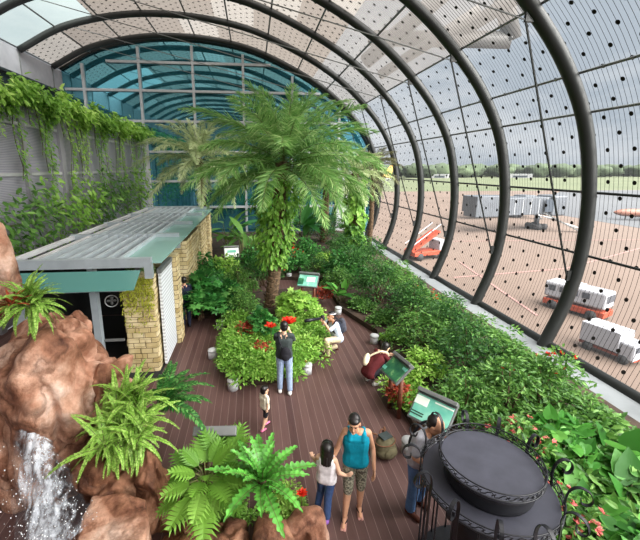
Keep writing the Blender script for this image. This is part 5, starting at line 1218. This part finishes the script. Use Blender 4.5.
P_('shrub', 'bush below the bare brown palm trunk', 'shrub', 325, 262, .6, 'lime', .8)
P_('shrub', 'bush at the foot of the vine-covered palm', 'shrub', 345, 268, .8, 'midbush', .95)
P_('shrub', 'dark bush behind the small teal sign', 'shrub', 318, 272, .5, 'dark1', .7)
P_('shrub', 'red-leaved croton beside the small teal sign', 'shrub', 322, 298, .2, 'croton', .8)
P_('alocasia', 'elephant-ear plant at the far end of the right path', 'plant', 340, 300, .2, 'alocasia', .7)
P_('shrub', 'hosta-like groundcover behind the kneeling photographer', 'plant', 362, 308, .15, 'groundmid0', .8)
P_('shrub', 'groundcover at the right bed edge above the middle bollard', 'plant', 384, 322, .15, 'groundmid1', .8)
P_('shrub', 'groundcover at the right bed edge beside the person in maroon', 'plant', 396, 338, .15, 'ground1', .7)
P_('shrub', 'groundcover under the green butterfly sign', 'plant', 398, 392, .1, 'ground2', .8)
P_('shrub', 'red-stemmed croton under the green butterfly sign', 'shrub', 400, 405, .1, 'croton', .7)
P_('shrub', 'lime groundcover at the path edge between the two signs', 'plant', 412, 405, .1, 'ground0', .9)
# right bed, rows from the far end to the camera: (X, Y, key, scale, label)
RB = [(3.9,26,'dark0',1.2,'farthest dark bush of the right bed, by the back wall pier'),(5.6,25.5,'dark1',1.1,'dark bush by the far end of the glass'),
 (4.4,23.,'dark1',1.15,'dark bush in the far right bed near the bare palm'),(6.1,22.,'dark0',.95,'dark bush below the far ribs'),
 (3.9,16.4,'dark1',1.05,'dark fine-leaved bush right of the vine-covered palm'),(5.2,18.5,'dark0',1.1,'dark bush under the brownish palm'),(6.0,18.,'airy1',.7,'bush beside the ledge below the third far rib'),
 (3.8,14.2,'dark0',1.05,'dark fine-leaved bush above the far path end'),(5.0,15.,'dark1',1.1,'dark bush in the middle of the right bed, far part'),(5.9,14.8,'airy2',.7,'bush beside the ledge at the second visible rib'),
 (4.0,12.,'dark1',1.0,'dark bush behind the far right bollard'),(5.1,12.4,'airy0',1.05,'mid-green bush centred in the right bed, level with the photographer'),(5.9,12.,'berry1',.7,'red-dotted bush beside the ledge, left of the second rib foot'),
 (4.4,10.1,'dark0',.95,'dark bush right of the middle bollard'),(5.2,10.3,'berry0',.9,'bright bush with red dots below the second rib foot'),(6.0,10.,'airy0',.68,'bush beside the ledge between the two nearest ribs'),
 (3.9,8.4,'airy2',.95,'mid-green bush behind the person in maroon'),(5.0,8.5,'dark1',.95,'dark fine-leaved bush in the middle of the right bed, above the green sign'),(5.9,8.3,'airy1',.75,'bush reaching over the ledge left of the nearest rib foot'),
 (3.7,7.1,'lime',.75,'lime bush at the path edge right of the green butterfly sign'),(4.6,6.9,'dark0',.95,'dark fine-leaved bush right of the green butterfly sign'),(5.4,7.0,'airy0',.92,'bush in the right bed before the nearest rib foot'),(6.1,6.8,'airy2',.72,'dark-stemmed bush under the nearest rib foot'),
 (3.75,5.6,'airy1',.8,'mid-green bush at the path edge above the teal sign'),(4.5,5.6,'airy1',.95,'mid-green bush behind the teal sign'),(5.4,5.7,'berry1',1.0,'red-dotted bush behind the iron stand'),(6.1,5.5,'airy2',.8,'bush near the glass at the right edge'),
 (3.9,4.5,'pinkbush',.95,'bush covered with pink flowers right behind the iron stand'),(3.55,4.1,'purple',.9,'dark purple-leaved plant behind the iron stand rail'),(4.75,4.5,'heartbush',.85,'large heart-leaved plant at the right, beyond the pink flowers'),(5.6,4.4,'alocasia1',.85,'elephant-ear plant at the right edge, upper'),
 (3.55,3.4,'pinkbush',.9,'bush with pink flowers at the right rim of the iron stand'),(4.2,3.5,'alocasia',.75,'elephant-ear plant at the lower right, near the pink flowers'),(4.9,3.5,'alocasia1',.8,'elephant-ear plant at the right edge, middle'),(3.6,2.7,'lime',.7,'lime bush in the lower right corner'),(4.2,2.7,'heartbush',.8,'heart-leaved plant in the lower right corner')]
for (x, y, key, s, lab) in RB:
    cat = 'plant' if key.startswith(('alo', 'heart', 'purple')) else 'shrub'; nm = {'alo': 'alocasia', 'hea': 'broadleaf_plant', 'pur': 'purple_plant'}.get(key[:3], 'shrub')
    add_plant(nm, lab, cat, ((min(x, 5.75) if y > 5 else x)+(.35 if x < 4.6 and 7.5 < y < 13 else 0), y, .1), K[key], (s, s, s*(.62 if x > 5.8 and y > 5 and not (y in (8.3, 6.8, 10.)) else .92)))
for k, (x, y, key, s_, lab) in enumerate([(4.3,4.0,'groundmid0',1.2,'leafy groundcover between the pink flowers and the elephant-ear plant'),(5.2,3.9,'groundmid1',1.3,'leafy groundcover under the elephant-ear plants at the right edge'),(4.6,3.0,'groundmid0',1.2,'leafy groundcover in the lower right corner'),(5.8,5.0,'groundmid1',1.2,'leafy groundcover by the ledge at the right edge'),(3.6,3.9,'groundmid1',1.,'leafy groundcover between the iron stand and the pink flowers')]):
    add_plant('groundcover', lab, 'plant', (x, y, .1), K[key], s_)
# small white blossom by the iron stand rail
flower('small pale flower at the right rail of the iron stand', gy(546, 482, 3.35), .06, 'flower_white' if 'flower_white' in M else 'flower_pink', 6)
# ------------------------------------------------------------------ daylight
w = bpy.data.worlds.new('sky'); sc.world = w; w.use_nodes = True; nt = w.node_tree; nt.nodes.clear()
tc = nt.nodes.new('ShaderNodeTexCoord'); mp = nt.nodes.new('ShaderNodeMapping'); mp.inputs['Scale'].default_value = (1, 1, 3.2); L(nt, tc.outputs['Generated'], mp.inputs[0])
cl = nz(nt, 2.2, 6, mp.outputs[0], .6)
bg = nt.nodes.new('ShaderNodeBackground'); bg.inputs['Strength'].default_value = SKY = .36
L(nt, ramp(nt, cl, [(.38, (178,190,202)), (.52, (214,220,226)), (.66, (238,240,242))]), bg.inputs['Color'])
o = nt.nodes.new('ShaderNodeOutputWorld'); L(nt, bg.outputs[0], o.inputs['Surface'])
sun = bpy.data.lights.new('sun', 'SUN'); sun.energy = 10; sun.angle = math.radians(85); sun.color = (1, .97, .92)
so = bpy.data.objects.new('sun', sun); COL.objects.link(so); so.rotation_euler = (math.radians(32), math.radians(30), 0); so.location = (8, -4, 30)
sc.view_settings.view_transform = 'Standard'; sc.view_settings.look = 'None'; sc.view_settings.gamma = 1; sc.view_settings.use_curve_mapping = False
sc.view_settings.exposure = 1.45
cy = sc.cycles; cy.max_bounces = 8; cy.diffuse_bounces = 4; cy.glossy_bounces = 4; cy.transmission_bounces = 6; cy.transparent_max_bounces = 24; cy.use_denoising = True; cy.caustics_reflective = False; cy.caustics_refractive = False; cy.sample_clamp_indirect = 6
